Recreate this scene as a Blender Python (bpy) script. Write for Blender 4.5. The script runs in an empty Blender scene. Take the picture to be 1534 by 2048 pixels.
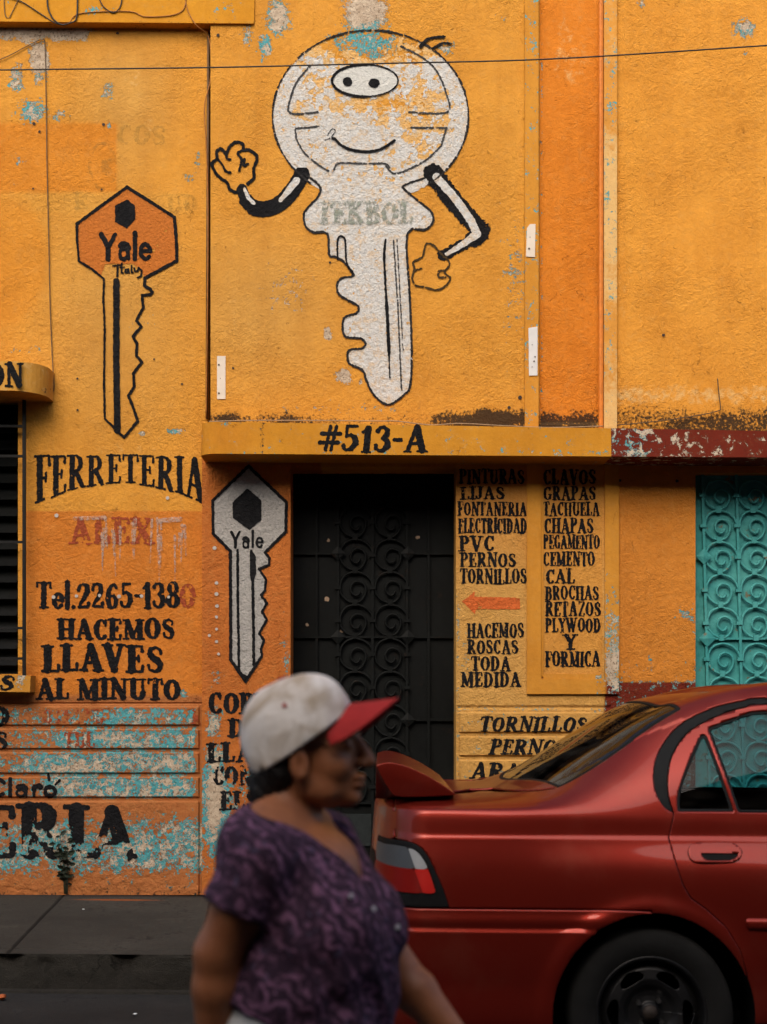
import bpy, math, random
import numpy as np
from mathutils import Vector, Matrix

# ------------------------------------------------------------------ camera, light, exposure
SC = bpy.context.scene
COL = SC.collection
CAM = np.array((0.0, 0.0, 1.345))
FPX = 2950.0
CU, CV = 767.0, 1024.0
PITCH = math.atan((1410 - 1024) / FPX)
ROLL = 0.008
_F = np.array((0, math.cos(PITCH), math.sin(PITCH)))
_R0 = np.array((1.0, 0, 0)); _U0 = np.array((0, -math.sin(PITCH), math.cos(PITCH)))
_R = _R0 * math.cos(ROLL) + _U0 * math.sin(ROLL)
_U = _U0 * math.cos(ROLL) - _R0 * math.sin(ROLL)
cd = bpy.data.cameras.new('camera'); cam = bpy.data.objects.new('camera', cd); COL.objects.link(cam)
cd.sensor_fit = 'VERTICAL'; cd.sensor_height = 36.0; cd.sensor_width = 36.0
cd.lens = FPX / 2048 * 36.0
cd.clip_start = 0.05; cd.clip_end = 800
m = Matrix.Identity(4)
for i in range(3):
    m[i][0] = _R[i]; m[i][1] = _U[i]; m[i][2] = -_F[i]; m[i][3] = CAM[i]
cam.matrix_world = m
cd.dof.use_dof = True; cd.dof.focus_distance = 8.3; cd.dof.aperture_fstop = 3.1
SC.camera = cam

world = bpy.data.worlds.new("World"); SC.world = world; world.use_nodes = True
SUN_EL, SUN_AZ = math.radians(42), math.radians(-15)     # azimuth from straight behind the camera, to the left
wn = world.node_tree
sky = wn.nodes.new('ShaderNodeTexSky'); sky.sky_type = 'NISHITA'; sky.sun_disc = False
sky.sun_elevation = SUN_EL; sky.sun_rotation = math.pi - SUN_AZ
sky.air_density = 1.0; sky.dust_density = 5.0; sky.ozone_density = 0.6
wn.links.new(sky.outputs[0], wn.nodes['Background'].inputs[0])
wn.nodes['Background'].inputs[1].default_value = 0.13
sl = bpy.data.lights.new('sun', 'SUN'); so = bpy.data.objects.new('sun', sl); COL.objects.link(so)
sl.energy = 0.7; sl.angle = math.radians(60); sl.color = (1.0, 0.93, 0.84)
sdir = Vector((math.sin(SUN_AZ) * math.cos(SUN_EL), -math.cos(SUN_AZ) * math.cos(SUN_EL), math.sin(SUN_EL)))
so.rotation_euler = sdir.to_track_quat('Z', 'Y').to_euler()
so.location = sdir * 40
SC.view_settings.view_transform = 'Standard'; SC.view_settings.look = 'None'
SC.view_settings.exposure = 0.84; SC.view_settings.gamma = 1.0
SC.cycles.max_bounces = 6

# ------------------------------------------------------------------ helpers
def at(u, v, Y):
    """pixel of the 1534x2048 photograph -> point on the plane at depth Y"""
    a = (u - CU) / FPX; b = -(v - CV) / FPX
    d = _F + _R * a + _U * b
    return CAM + d * (Y / d[1])

def atv(U, V, Y):
    a = (np.asarray(U, float) - CU)[..., None] / FPX; b = -(np.asarray(V, float) - CV)[..., None] / FPX
    d = _F + _R * a + _U * b
    return CAM + d * (np.broadcast_to(np.asarray(Y, float), d.shape[:-1]) / d[..., 1])[..., None]

def lin(r, g, b):
    f = lambda c: (c / 255 / 12.92) if c / 255 <= 0.04045 else ((c / 255 + 0.055) / 1.055) ** 2.4
    return (f(r), f(g), f(b))
ILL = 1.12
def alb(r, g, b):
    return tuple(min(0.85, c / ILL) for c in lin(r, g, b))

ROOT = {}
def tag(o, label=None, cat=None, group=None, kind=None):
    if label: o['label'] = label
    if cat: o['category'] = cat
    if group: o['group'] = group
    if kind: o['kind'] = kind
    return o

def thing(name, label, cat, loc=(0, 0, 0), group=None):
    o = bpy.data.objects.new(name, None); COL.objects.link(o)
    o.empty_display_size = 0.1
    o.location = loc
    ROOT[o] = np.array(loc, float)
    return tag(o, label, cat, group)

def mk(name, verts, faces, mat, parent=None, smooth=False, attrs=None, solid=0, bevel=0):
    """one mesh object; verts are world coordinates (or local ones of a placed thing when ROOT says so)"""
    v = np.asarray(verts, float)
    base = ROOT[parent] if parent is not None else np.zeros(3)
    me = bpy.data.meshes.new(name)
    me.from_pydata((v - base).tolist(), [], faces if isinstance(faces, list) else faces.tolist())
    me.update()
    if smooth: me.polygons.foreach_set('use_smooth', np.ones(len(me.polygons), bool))
    if attrs:
        for k, a in attrs.items():
            if a.ndim == 2:
                at_ = me.attributes.new(k, 'FLOAT_COLOR', 'POINT')
                c = np.ones((len(a), 4), np.float32); c[:, :3] = a
                at_.data.foreach_set('color', c.ravel())
            else:
                at_ = me.attributes.new(k, 'FLOAT', 'POINT')
                at_.data.foreach_set('value', a.astype(np.float32))
    me.materials.append(mat)
    o = bpy.data.objects.new(name, me); COL.objects.link(o)
    if parent is not None:
        o.parent = parent; ROOT[o] = base
    if bevel:
        b = o.modifiers.new('bevel', 'BEVEL'); b.width = bevel; b.segments = 2; b.limit_method = 'ANGLE'; b.angle_limit = 0.6
    if solid:
        s = o.modifiers.new('solid', 'SOLIDIFY'); s.thickness = solid; s.offset = -1
    return o

class MB:
    """collects simple shapes into one mesh"""
    def __init__(s): s.v = []; s.f = []
    def add(s, v, f):
        n = len(s.v); s.v += [tuple(map(float, p)) for p in v]; s.f += [tuple(int(i) + n for i in q) for q in f]
    def box(s, x0, x1, y0, y1, z0, z1):
        s.add([(x0, y0, z0), (x1, y0, z0), (x1, y1, z0), (x0, y1, z0), (x0, y0, z1), (x1, y0, z1), (x1, y1, z1), (x0, y1, z1)],
              [(0, 3, 2, 1), (4, 5, 6, 7), (0, 1, 5, 4), (1, 2, 6, 5), (2, 3, 7, 6), (3, 0, 4, 7)])
    def tube(s, pts, r, n=7, cap=True):
        P = [Vector(p) for p in pts]; R = r if isinstance(r, (list, tuple)) else [r] * len(P)
        T = [(P[min(i + 1, len(P) - 1)] - P[max(i - 1, 0)]).normalized() for i in range(len(P))]
        a = Vector((0, 0, 1)) if abs(T[0].z) < 0.9 else Vector((1, 0, 0))
        N = (a - T[0] * a.dot(T[0])).normalized(); V = []
        for i, p in enumerate(P):
            N = (N - T[i] * N.dot(T[i])).normalized(); B = T[i].cross(N)
            for k in range(n):
                t = 2 * math.pi * k / n
                V.append(p + (N * math.cos(t) + B * math.sin(t)) * R[i])
        F = [(i * n + k, i * n + (k + 1) % n, (i + 1) * n + (k + 1) % n, (i + 1) * n + k) for i in range(len(P) - 1) for k in range(n)]
        if cap: F += [tuple(range(n - 1, -1, -1)), tuple((len(P) - 1) * n + k for k in range(n))]
        s.add(V, F)
    def pbox(s, u0, v0, u1, v1, Yf, Yb):
        """block whose front face fills the photo rectangle at depth Yf and which reaches back to Yb"""
        a = at(u0, v1, Yf); b = at(u1, v1, Yf); c = at(u1, v0, Yf); d = at(u0, v0, Yf)
        f = [a, b, c, d]; k = [np.array((p[0], Yb, p[2])) for p in f]
        s.add(f + k, [(0, 1, 2, 3), (5, 4, 7, 6), (1, 5, 6, 2), (4, 0, 3, 7), (3, 2, 6, 7), (4, 5, 1, 0)])
    def build(s, name, mat, parent=None, smooth=False, bevel=0, solid=0):
        return mk(name, s.v, s.f, mat, parent, smooth, None, solid, bevel)

# ---- numpy noise
def vn(U, V, cell, seed=0, octv=1, rough=0.5):
    tot = np.zeros(np.broadcast(U, V).shape); amp = 1; s = 0
    for o in range(octv):
        rng = np.random.RandomState((seed * 131 + o * 17 + 7) % 100000); L = rng.rand(128, 128)
        x = np.asarray(U, float) / cell + 13.7; y = np.asarray(V, float) / cell + 5.3
        xi = np.floor(x).astype(int); yi = np.floor(y).astype(int); fx = x - xi; fy = y - yi
        fx = fx * fx * (3 - 2 * fx); fy = fy * fy * (3 - 2 * fy)
        g = lambda i, j: L[(yi + j) % 128, (xi + i) % 128]
        tot += amp * ((g(0, 0) * (1 - fx) + g(1, 0) * fx) * (1 - fy) + (g(0, 1) * (1 - fx) + g(1, 1) * fx) * fy)
        s += amp; amp *= rough; cell = cell / 2.0
    return tot / s - 0.5

# ---- marching squares: the region where sd < 0 on a (v,u) grid as polygons
def march(sd):
    ny, nx = sd.shape
    ins = sd < 0
    c = [(0, 0), (0, 1), (1, 1), (1, 0)]
    I = [ins[a:ny - 1 + a, b:nx - 1 + b] for a, b in c]
    code = I[0] * 1 + I[1] * 2 + I[2] * 4 + I[3] * 8
    NN = ny * nx; NH = ny * (nx - 1)
    faces = []
    jj, ii = np.meshgrid(np.arange(nx - 1), np.arange(ny - 1))
    for k in range(1, 16):
        sel = code == k
        if not sel.any(): continue
        i = ii[sel]; j = jj[sel]
        corner = [i * nx + j, i * nx + j + 1, (i + 1) * nx + j + 1, (i + 1) * nx + j]
        edge = [NN + i * (nx - 1) + j, NN + NH + i * nx + j + 1, NN + (i + 1) * (nx - 1) + j, NN + NH + i * nx + j]
        poly = []
        for q in range(4):
            a = (k >> q) & 1; b = (k >> ((q + 1) % 4)) & 1
            if a: poly.append(corner[q])
            if a != b: poly.append(edge[q])
        faces += np.stack(poly, 1)[:, ::-1].tolist()
    if not faces: return np.zeros((0, 2)), []
    used = np.unique(np.concatenate([np.asarray(f) for f in faces]))
    remap = {int(k): n for n, k in enumerate(used)}
    faces = [[remap[q] for q in f] for f in faces]
    P = np.zeros((len(used), 2))
    n = used < NN; P[n, 0] = used[n] % nx; P[n, 1] = used[n] // nx
    h = (used >= NN) & (used < NN + NH); e = used[h] - NN; r = e // (nx - 1); q = e % (nx - 1)
    s0 = sd[r, q]; s1 = sd[r, q + 1]; P[h, 0] = q + s0 / (s0 - s1); P[h, 1] = r
    w = used >= NN + NH; e = used[w] - NN - NH; r = e // nx; q = e % nx
    s0 = sd[r, q]; s1 = sd[r + 1, q]; P[w, 0] = q; P[w, 1] = r + s0 / (s0 - s1)
    return P, faces

# ---- signed distances on pixel grids
class Ras:
    """a small canvas in photo pixels"""
    def __init__(s, u0, v0, u1, v1, step=1.0):
        s.u = np.arange(u0, u1 + step, step); s.v = np.arange(v0, v1 + step, step); s.st = step
        s.U, s.V = np.meshgrid(s.u, s.v); s.d = np.full(s.U.shape, 1e3)
    def line(s, pts, w):
        """stroke; w = half width, one number or one per point"""
        W = w if isinstance(w, (list, tuple)) else [w] * len(pts)
        for (x0, y0), (x1, y1), w0, w1 in zip(pts[:-1], pts[1:], W[:-1], W[1:]):
            mg = max(w0, w1) + 6
            a = np.searchsorted(s.u, min(x0, x1) - mg); b = np.searchsorted(s.u, max(x0, x1) + mg)
            c = np.searchsorted(s.v, min(y0, y1) - mg); e = np.searchsorted(s.v, max(y0, y1) + mg)
            if b <= a or e <= c: continue
            U = s.U[c:e, a:b]; V = s.V[c:e, a:b]
            dx, dy = x1 - x0, y1 - y0; L = dx * dx + dy * dy + 1e-9
            t = np.clip(((U - x0) * dx + (V - y0) * dy) / L, 0, 1)
            dd = np.hypot(U - x0 - t * dx, V - y0 - t * dy) - (w0 + (w1 - w0) * t)
            s.d[c:e, a:b] = np.minimum(s.d[c:e, a:b], dd)
        return s
    def polysd(s, pts):
        P = np.asarray(pts, float); d = np.full(s.U.shape, 1e9); inside = np.zeros(s.U.shape, bool)
        for i in range(len(P)):
            x0, y0 = P[i]; x1, y1 = P[(i + 1) % len(P)]
            dx, dy = x1 - x0, y1 - y0; L = dx * dx + dy * dy + 1e-9
            t = np.clip(((s.U - x0) * dx + (s.V - y0) * dy) / L, 0, 1)
            d = np.minimum(d, np.hypot(s.U - x0 - t * dx, s.V - y0 - t * dy))
            cr = (y0 > s.V) != (y1 > s.V)
            if abs(dy) > 1e-9: inside ^= cr & (s.U < dx * (s.V - y0) / dy + x0)
        return np.where(inside, -d, d)
    def poly(s, pts): s.d = np.minimum(s.d, s.polysd(pts)); return s
    def rough(s, amp=1.2, cell=4, seed=1): s.d = s.d + amp * 2 * vn(s.U, s.V, cell, seed, 2); return s
    def wear(s, thr, cell=12, seed=2, k=8, octv=4, field=None):
        """holes where noise (+field) exceeds thr"""
        n = vn(s.U, s.V, cell, seed, octv, 0.65)
        if field is not None: n = n + field(s.U, s.V)
        s.d = np.maximum(s.d, (n - thr) * k); return s
    def build(s, name, mat, parent, Y):
        P, F = march(s.d)
        if not F: return None
        U = s.u[0] + P[:, 0] * s.st; V = s.v[0] + P[:, 1] * s.st
        Yv = Y(U, V) if callable(Y) else Y
        return mk(name, atv(U, V, Yv), F, mat, parent)

def smooth_pts(pts, n=6, closed=False):
    """Catmull-Rom through the points"""
    P = [np.array(p, float) for p in pts]; out = []; N = len(P)
    rng = range(N) if closed else range(N - 1)
    for i in rng:
        g = (lambda k: P[k % N]) if closed else (lambda k: P[min(max(k, 0), N - 1)])
        p0, p1, p2, p3 = g(i - 1), g(i), g(i + 1), g(i + 2)
        for k in range(n):
            t = k / n
            out.append(tuple(0.5 * ((2 * p1) + (-p0 + p2) * t + (2 * p0 - 5 * p1 + 4 * p2 - p3) * t * t + (-p0 + 3 * p1 - 3 * p2 + p3) * t ** 3)))
    if not closed: out.append(tuple(P[-1]))
    return out

# ------------------------------------------------------------------ materials
class NT:
    def __init__(s, name):
        s.m = bpy.data.materials.new(name); s.m.use_nodes = True; s.t = s.m.node_tree
        s.b = s.t.nodes['Principled BSDF']; s.pos = None
    def n(s, typ, **kw):
        x = s.t.nodes.new('ShaderNode' + typ)
        for k, v in kw.items(): setattr(x, k, v)
        return x
    def plug(s, sock, val):
        if isinstance(val, bpy.types.NodeSocket): s.t.links.new(val, sock)
        elif val is not None:
            if hasattr(sock.default_value, '__len__') and hasattr(val, '__len__') and len(sock.default_value) == 4 and len(val) == 3: val = (*val, 1)
            sock.default_value = val
    def P(s):
        if s.pos is None: s.pos = s.n('NewGeometry').outputs['Position']
        return s.pos
    def O(s): return s.n('TexCoord').outputs['Object']
    def math(s, op, a, b=0.0, clamp=False):
        x = s.n('Math', operation=op, use_clamp=clamp); s.plug(x.inputs[0], a); s.plug(x.inputs[1], b); return x.outputs[0]
    def noise(s, scale, detail=4, rough=0.6, vec=None, dist=0.0, off=0.0):
        x = s.n('TexNoise'); v = vec if vec is not None else s.P()
        if off:
            mp = s.n('Mapping'); s.plug(mp.inputs['Vector'], v); mp.inputs['Location'].default_value = (off, off * 1.7, -off); v = mp.outputs[0]
        s.plug(x.inputs['Vector'], v); x.inputs['Scale'].default_value = scale; x.inputs['Detail'].default_value = detail
        x.inputs['Roughness'].default_value = rough; x.inputs['Distortion'].default_value = dist
        return x.outputs['Fac']
    def scaled(s, sx, sy, sz, vec=None):
        mp = s.n('Mapping'); s.plug(mp.inputs['Vector'], vec if vec is not None else s.P()); mp.inputs['Scale'].default_value = (sx, sy, sz); return mp.outputs[0]
    def step(s, x, a, b):
        r = s.n('MapRange', interpolation_type='SMOOTHSTEP'); s.plug(r.inputs[0], x)
        r.inputs[1].default_value = a; r.inputs[2].default_value = b; return r.outputs[0]
    def mapr(s, x, a, b, c, d):
        r = s.n('MapRange'); s.plug(r.inputs[0], x)
        for i, q in enumerate((a, b, c, d)): r.inputs[i + 1].default_value = q
        return r.outputs[0]
    def mix(s, f, a, b, typ='MIX'):
        x = s.n('Mix', data_type='RGBA', blend_type=typ); s.plug(x.inputs[0], f); s.plug(x.inputs[6], a); s.plug(x.inputs[7], b); return x.outputs[2]
    def attr(s, name, col=False):
        return s.n('Attribute', attribute_name=name).outputs['Color' if col else 'Fac']
    def bump(s, h, strength=0.5, dist=0.01):
        x = s.n('Bump'); s.plug(x.inputs['Height'], h); x.inputs['Strength'].default_value = strength; x.inputs['Distance'].default_value = dist
        s.t.links.new(x.outputs[0], s.b.inputs['Normal']); return x
    def set(s, **kw):
        for k, v in kw.items(): s.plug(s.b.inputs[k.replace('_', ' ')], v)
        return s.m

def stucco_height(t, coarse=1.0):
    """plaster relief, shared by the walls and by what is painted on them"""
    a = t.noise(38, 3, 0.55, dist=0.6); b = t.noise(95, 3, 0.6, off=3.0)
    return t.math('ADD', t.math('MULTIPLY', a, 0.9 * coarse), t.math('MULTIPLY', b, 0.45))

def m_plaster(name, relief=0.62, ps=20, fine=1.0, tealk=1.0):
    t = NT(name)
    nA = t.noise(2.6, 6, 0.62); nB = t.noise(ps, 9, 0.72, dist=0.4); nC = t.noise(60, 4, 0.6, off=2.0); nD = t.noise(16, 7, 0.7, off=5.0)
    base = t.attr('col', True)
    base = t.mix(0.02, base, (0.36, 0.30, 0.22)); base = t.mix(t.mapr(nA, 0.34, 0.66, 0.0, 0.6), base, t.mix(1.0, base, (0.80, 0.72, 0.60), 'MULTIPLY'))
    base = t.mix(t.mapr(nC, 0.35, 0.75, 0.0, 0.30), base, t.mix(1.0, base, (1.18, 1.18, 1.3), 'MULTIPLY'))
    # rain streaks and washed-out places
    st = t.noise(1.0, 5, 0.6, vec=t.scaled(9, 9, 0.7))
    base = t.mix(t.mapr(st, 0.42, 0.72, 0.0, 0.42), base, t.mix(1.0, base, (0.78, 0.72, 0.68), 'MULTIPLY'))
    fade = t.step(t.math('ADD', t.attr('fade'), t.math('MULTIPLY', t.math('SUBTRACT', nB, 0.5), 1.3)), 0.35, 0.75)
    base = t.mix(t.math('MULTIPLY', fade, 0.7), base, alb(222, 190, 130))
    mot = t.noise(26, 6, 0.75, off=11.0)
    base = t.mix(t.mapr(mot, 0.35, 0.72, 0.0, 0.34), base, t.mix(1.0, base, (0.62, 0.60, 0.62), 'MULTIPLY'))
    base = t.mix(t.mapr(nB, 0.5, 0.8, 0.0, 0.28), base, alb(190, 152, 92))
    # flaking: old turquoise coat, then bare render
    pv = t.math('ADD', t.attr('peel'), t.math('MULTIPLY', t.math('SUBTRACT', nB, 0.5), 1.7))
    pv = t.math('ADD', pv, t.math('MULTIPLY', t.math('SUBTRACT', nC, 0.5), 0.95 * fine))
    m1 = t.step(pv, 0.49, 0.52)
    tw = t.math('MULTIPLY', t.math('MULTIPLY', t.attr('teal'), tealk), t.math('ADD', t.math('MULTIPLY', t.math('SUBTRACT', nD, 0.42), 1.7), 0.10))
    m2 = t.step(t.math('SUBTRACT', pv, t.math('MAXIMUM', tw, 0.0)), 0.49, 0.52)
    teal = t.mix(nC, alb(38, 128, 142), alb(104, 176, 176))
    bare = t.mix(t.mapr(nB, 0.3, 0.7, 0, 1), alb(150, 130, 108), alb(205, 188, 165))
    bare = t.mix(t.step(nC, 0.56, 0.66), bare, alb(120, 100, 80))
    c = t.mix(m1, base, teal); c = t.mix(m2, c, bare)
    pit = t.math('MULTIPLY', t.math('MAXIMUM', m1, t.math('MULTIPLY', t.step(t.attr('peel'), 0.2, 0.4), 0.5)), t.step(t.noise(75, 4, 0.7, off=13.0), 0.56, 0.68))
    c = t.mix(t.math('MULTIPLY', pit, 0.75), c, (0.045, 0.032, 0.022))
    rim = t.math('MULTIPLY', t.step(pv, 0.45, 0.487), t.math('SUBTRACT', 1.0, m1)); c = t.mix(t.math('MULTIPLY', rim, 0.6), c, t.mix(1.0, c, (0.42, 0.34, 0.28), 'MULTIPLY'))  # shadow edge of each flake painted into the colour, to suggest thickness
    # mould and soot, plus shadow lines painted under the wall courses
    g = t.math('ADD', t.attr('grime_shade'), t.math('MULTIPLY', t.math('SUBTRACT', nC, 0.5), 1.0))
    g = t.math('ADD', g, t.math('MULTIPLY', t.math('SUBTRACT', nB, 0.5), 0.7))
    c = t.mix(t.math('MULTIPLY', t.step(g, 0.42, 0.66), 0.93), c, (0.018, 0.014, 0.011))
    cr = t.n('TexVoronoi', feature='DISTANCE_TO_EDGE'); wv = t.n('VectorMath', operation='ADD')
    sc_ = t.n('VectorMath', operation='SCALE'); nz = t.n('TexNoise'); t.plug(nz.inputs['Vector'], t.P()); nz.inputs['Scale'].default_value = 5; nz.inputs['Detail'].default_value = 5
    t.plug(sc_.inputs[0], nz.outputs['Color']); sc_.inputs['Scale'].default_value = 0.5
    t.plug(wv.inputs[0], t.P()); t.plug(wv.inputs[1], sc_.outputs[0]); t.plug(cr.inputs['Vector'], wv.outputs[0]); cr.inputs['Scale'].default_value = 1.5
    crack = t.math('MULTIPLY', t.step(t.math('MULTIPLY', cr.outputs['Distance'], -1), -0.006, -0.001), t.step(nD, 0.53, 0.60))
    c = t.mix(t.math('MULTIPLY', crack, 0.55), c, t.mix(1.0, c, (0.3, 0.24, 0.2), 'MULTIPLY'))
    pr = t.noise(1.7, 4, 0.6, off=21.0)
    h = t.math('MULTIPLY', stucco_height(t), t.mapr(pr, 0.35, 0.65, 0.45, 1.45))
    h = t.math('SUBTRACT', h, t.math('MULTIPLY', m1, 0.25)); h = t.math('SUBTRACT', h, t.math('MULTIPLY', m2, 0.25))
    h = t.math('SUBTRACT', h, t.math('MULTIPLY', crack, 0.4))
    t.bump(h, relief, 0.022)
    return t.set(Base_Color=c, Roughness=0.88, Specular_IOR_Level=0.12)

def m_paint(name, col, var=0.25, relief=0.65, alpha=None, rough=0.75, mottle=None):
    t = NT(name)
    nb = t.noise(60, 4, 0.6, off=2.0); na = t.noise(9, 5, 0.6, off=7.0)
    c = t.mix(t.mapr(nb, 0.3, 0.7, 0, 1), tuple(q * (1 - var) for q in col), tuple(min(0.9, q * (1 + var)) for q in col))
    c = t.mix(t.mapr(na, 0.45, 0.75, 0, var), c, tuple(q * 0.8 + 0.02 for q in col))
    if mottle is not None: c = t.mix(t.math('MULTIPLY', t.step(t.noise(26, 7, 0.75, off=5.0), 0.47, 0.62), 0.75), c, mottle)
    t.bump(stucco_height(t), relief, 0.022)
    if alpha is not None: t.set(Alpha=t.math('MULTIPLY', t.step(t.noise(40, 5, 0.7), 0.35, 0.6), alpha))
    return t.set(Base_Color=c, Roughness=rough, Specular_IOR_Level=0.07)

def m_plain(name, col, rough=0.5, metal=0.0, var=0.2, scale=30, bump=0.0, bscale=200, spec=0.4, **kw):
    t = NT(name); n = t.noise(scale, 5, 0.6, vec=t.O())
    c = t.mix(t.mapr(n, 0.3, 0.7, 0, 1), tuple(q * (1 - var) for q in col), tuple(min(0.95, q * (1 + var)) for q in col))
    if bump: t.bump(t.noise(bscale, 3, 0.6, vec=t.O()), bump, 0.003)
    return t.set(Base_Color=c, Roughness=rough, Metallic=metal, Specular_IOR_Level=spec, **kw)

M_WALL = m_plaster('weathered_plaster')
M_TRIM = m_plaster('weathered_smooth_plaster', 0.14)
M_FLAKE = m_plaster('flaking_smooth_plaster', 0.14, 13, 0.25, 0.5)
M_BLACK = m_paint('black_sign_paint', (0.0075, 0.0075, 0.0085), 0.35)
M_CHAR = m_paint('worn_charcoal_paint', (0.020, 0.019, 0.019), 0.5)
M_WHITE = m_paint('white_sign_paint', alb(198, 197, 193), 0.14, 0.8, mottle=alb(200, 176, 144))
M_BEIGE = m_paint('thin_white_wash', alb(212, 166, 100), 0.15, 0.8, mottle=alb(208, 186, 150))
M_SILVER = m_paint('silver_grey_paint', alb(162, 159, 154), 0.14, 0.8)
M_GREY = m_paint('grey_brush_paint', (0.05, 0.05, 0.05), 0.35)
M_RUST = m_paint('faded_red_paint', alb(150, 72, 44), 0.25)
M_ORANGE = m_paint('orange_sign_paint', alb(182, 106, 44), 0.15)
M_ARROW = m_paint('orange_red_paint', alb(196, 98, 48), 0.2)
M_GHOST = m_paint('ghost_of_old_lettering', alb(150, 130, 70), 0.1, alpha=0.24)
M_GHOSTG = m_paint('worn_green_grey_lettering', alb(140, 148, 135), 0.2, alpha=0.8)

W0 = 9.32          # plane of the left shop's wall
W1 = 9.25          # plane of the middle and right facades
PROUD = 0.0022      # thickness of a coat of sign paint

# ---- wall sheets: a grid in photo pixels whose lines pass through every edge
def lines(a, b, step, extra):
    L = list(np.arange(a, b, step)) + [b] + [e for e in extra if a <= e <= b]
    L = sorted(L); out = [L[0]]; ex = set(extra)
    for q in L[1:]:
        if q - out[-1] < 0.9:
            if q in ex: out[-1] = q
            continue
        out.append(q)
    return np.array(out, float)

def sheet(name, mat, parent, ul, vl, Y, keep, attrf, solid=0.28):
    U, V = np.meshgrid(ul, vl); ny, nx = U.shape
    cu = (U[:-1, :-1] + U[1:, 1:]) / 2; cv = (V[:-1, :-1] + V[1:, 1:]) / 2
    k = keep(cu, cv); i, j = np.nonzero(k)
    a = i * nx + j
    F = np.stack([a, a + nx, a + nx + 1, a + 1], 1)
    used = np.unique(F); re = np.full(nx * ny, -1); re[used] = np.arange(len(used))
    Uu = U.ravel()[used]; Vv = V.ravel()[used]
    Yv = Y(Uu, Vv) if callable(Y) else Y
    P = atv(Uu, Vv, Yv); F = re[F]; A = attrf(Uu, Vv)
    E = np.concatenate([F[:, [0, 1]], F[:, [1, 2]], F[:, [2, 3]], F[:, [3, 0]]])          # reveals: open edges run straight back into the wall
    key = np.sort(E, 1); key = key[:, 0].astype(np.int64) * (len(P) + 1) + key[:, 1]; _, inv, cnt = np.unique(key, return_inverse=True, return_counts=True)
    E = E[cnt[inv.ravel()] == 1]; bv = np.unique(E); n0 = len(P); mp = np.full(n0, -1); mp[bv] = n0 + np.arange(len(bv))
    Pb = P[bv].copy(); Pb[:, 1] += solid; P = np.concatenate([P, Pb])
    F = np.concatenate([F, np.stack([E[:, 1], E[:, 0], mp[E[:, 0]], mp[E[:, 1]]], 1)])
    A = {k: np.concatenate([q + np.zeros((n0,) + q.shape[1:]), (q + np.zeros((n0,) + q.shape[1:]))[bv]]) for k, q in A.items()}
    return mk(name, P, F, mat, parent, attrs=A)

def blob(u, v, cu, cv, ru, rv, a=1.0):
    return a * np.clip(1.25 - np.sqrt(((u - cu) / ru) ** 2 + ((v - cv) / rv) ** 2), 0, 1)
def ramp(x, a, b): return np.clip((x - a) / (b - a), 0, 1)
def rect(u, v, u0, v0, u1, v1, f=1.0, wob=0, seed=3):
    if wob: u = u + wob * 2 * vn(u, v, 30, seed, 3); v = v + wob * 2 * vn(u, v, 30, seed + 1, 3)
    return ramp(u, u0 - f, u0 + f) * (1 - ramp(u, u1 - f, u1 + f)) * ramp(v, v0 - f, v0 + f) * (1 - ramp(v, v1 - f, v1 + f))
def paintc(c, m, col):
    return c * (1 - m[:, None]) + np.array(col) * m[:, None]

# ================================================================== ground
def m_ground(name, col, scale=1.0, joints=False):
    t = NT(name)
    a = t.noise(1.1, 6, 0.65); b = t.noise(40, 5, 0.7, off=2.0); d = t.noise(190, 2, 0.5, off=4.0)
    c = t.mix(t.mapr(a, 0.3, 0.7, 0, 1), tuple(q * 0.55 for q in col), tuple(q * 1.6 for q in col))
    c = t.mix(t.mapr(b, 0.35, 0.7, 0, 0.8), c, tuple(q * 0.7 for q in col))
    c = t.mix(t.step(d, 0.66, 0.72), c, tuple(q * 2.6 for q in col))
    mo = t.step(t.noise(5, 5, 0.7, off=9.0), 0.58, 0.7)
    c = t.mix(t.math('MULTIPLY', mo, 0.5), c, tuple(q * 0.45 for q in col))
    cr = t.n('TexVoronoi', feature='DISTANCE_TO_EDGE'); wv = t.n('VectorMath', operation='ADD'); nz0 = t.n('TexNoise'); t.plug(nz0.inputs['Vector'], t.P()); nz0.inputs['Scale'].default_value = 3.5; nz0.inputs['Detail'].default_value = 6
    s0 = t.n('VectorMath', operation='SCALE'); t.plug(s0.inputs[0], nz0.outputs['Color']); s0.inputs['Scale'].default_value = .7; t.plug(wv.inputs[0], t.P()); t.plug(wv.inputs[1], s0.outputs[0]); t.plug(cr.inputs['Vector'], wv.outputs[0]); cr.inputs['Scale'].default_value = .8
    ck = t.math('MULTIPLY', t.step(t.math('MULTIPLY', cr.outputs['Distance'], -1), -0.007, -0.001), t.step(a, 0.46, 0.56)); c = t.mix(t.math('MULTIPLY', ck, .8), c, tuple(q * .2 for q in col))
    gum = t.step(t.noise(17, 1, .5, off=15), .70, .73); c = t.mix(t.math('MULTIPLY', gum, .6), c, tuple(q * .35 for q in col))
    pale = t.step(t.noise(2.3, 7, .72, off=31), .54, .72); c = t.mix(t.math('MULTIPLY', pale, .55), c, tuple(q * 2.0 for q in col))
    if joints:
        sp = t.attr('spill'); nz = t.noise(30, 5, 0.7, vec=t.scaled(0.5, 2.5, 1))
        c = t.mix(t.math('MULTIPLY', t.step(t.math('ADD', sp, t.math('SUBTRACT', nz, 0.5)), 0.45, 0.75), 0.7), c, alb(150, 78, 28))
        c = t.mix(t.attr('dirt'), c, (0.012, 0.010, 0.009))
    t.bump(t.math('ADD', b, t.math('MULTIPLY', d, 0.8)), 0.9, 0.008)
    return t.set(Base_Color=c, Roughness=0.9, Specular_IOR_Level=0.2)
M_WALK = m_ground('sidewalk_concrete', (0.033, 0.0305, 0.0255), joints=True)
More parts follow.
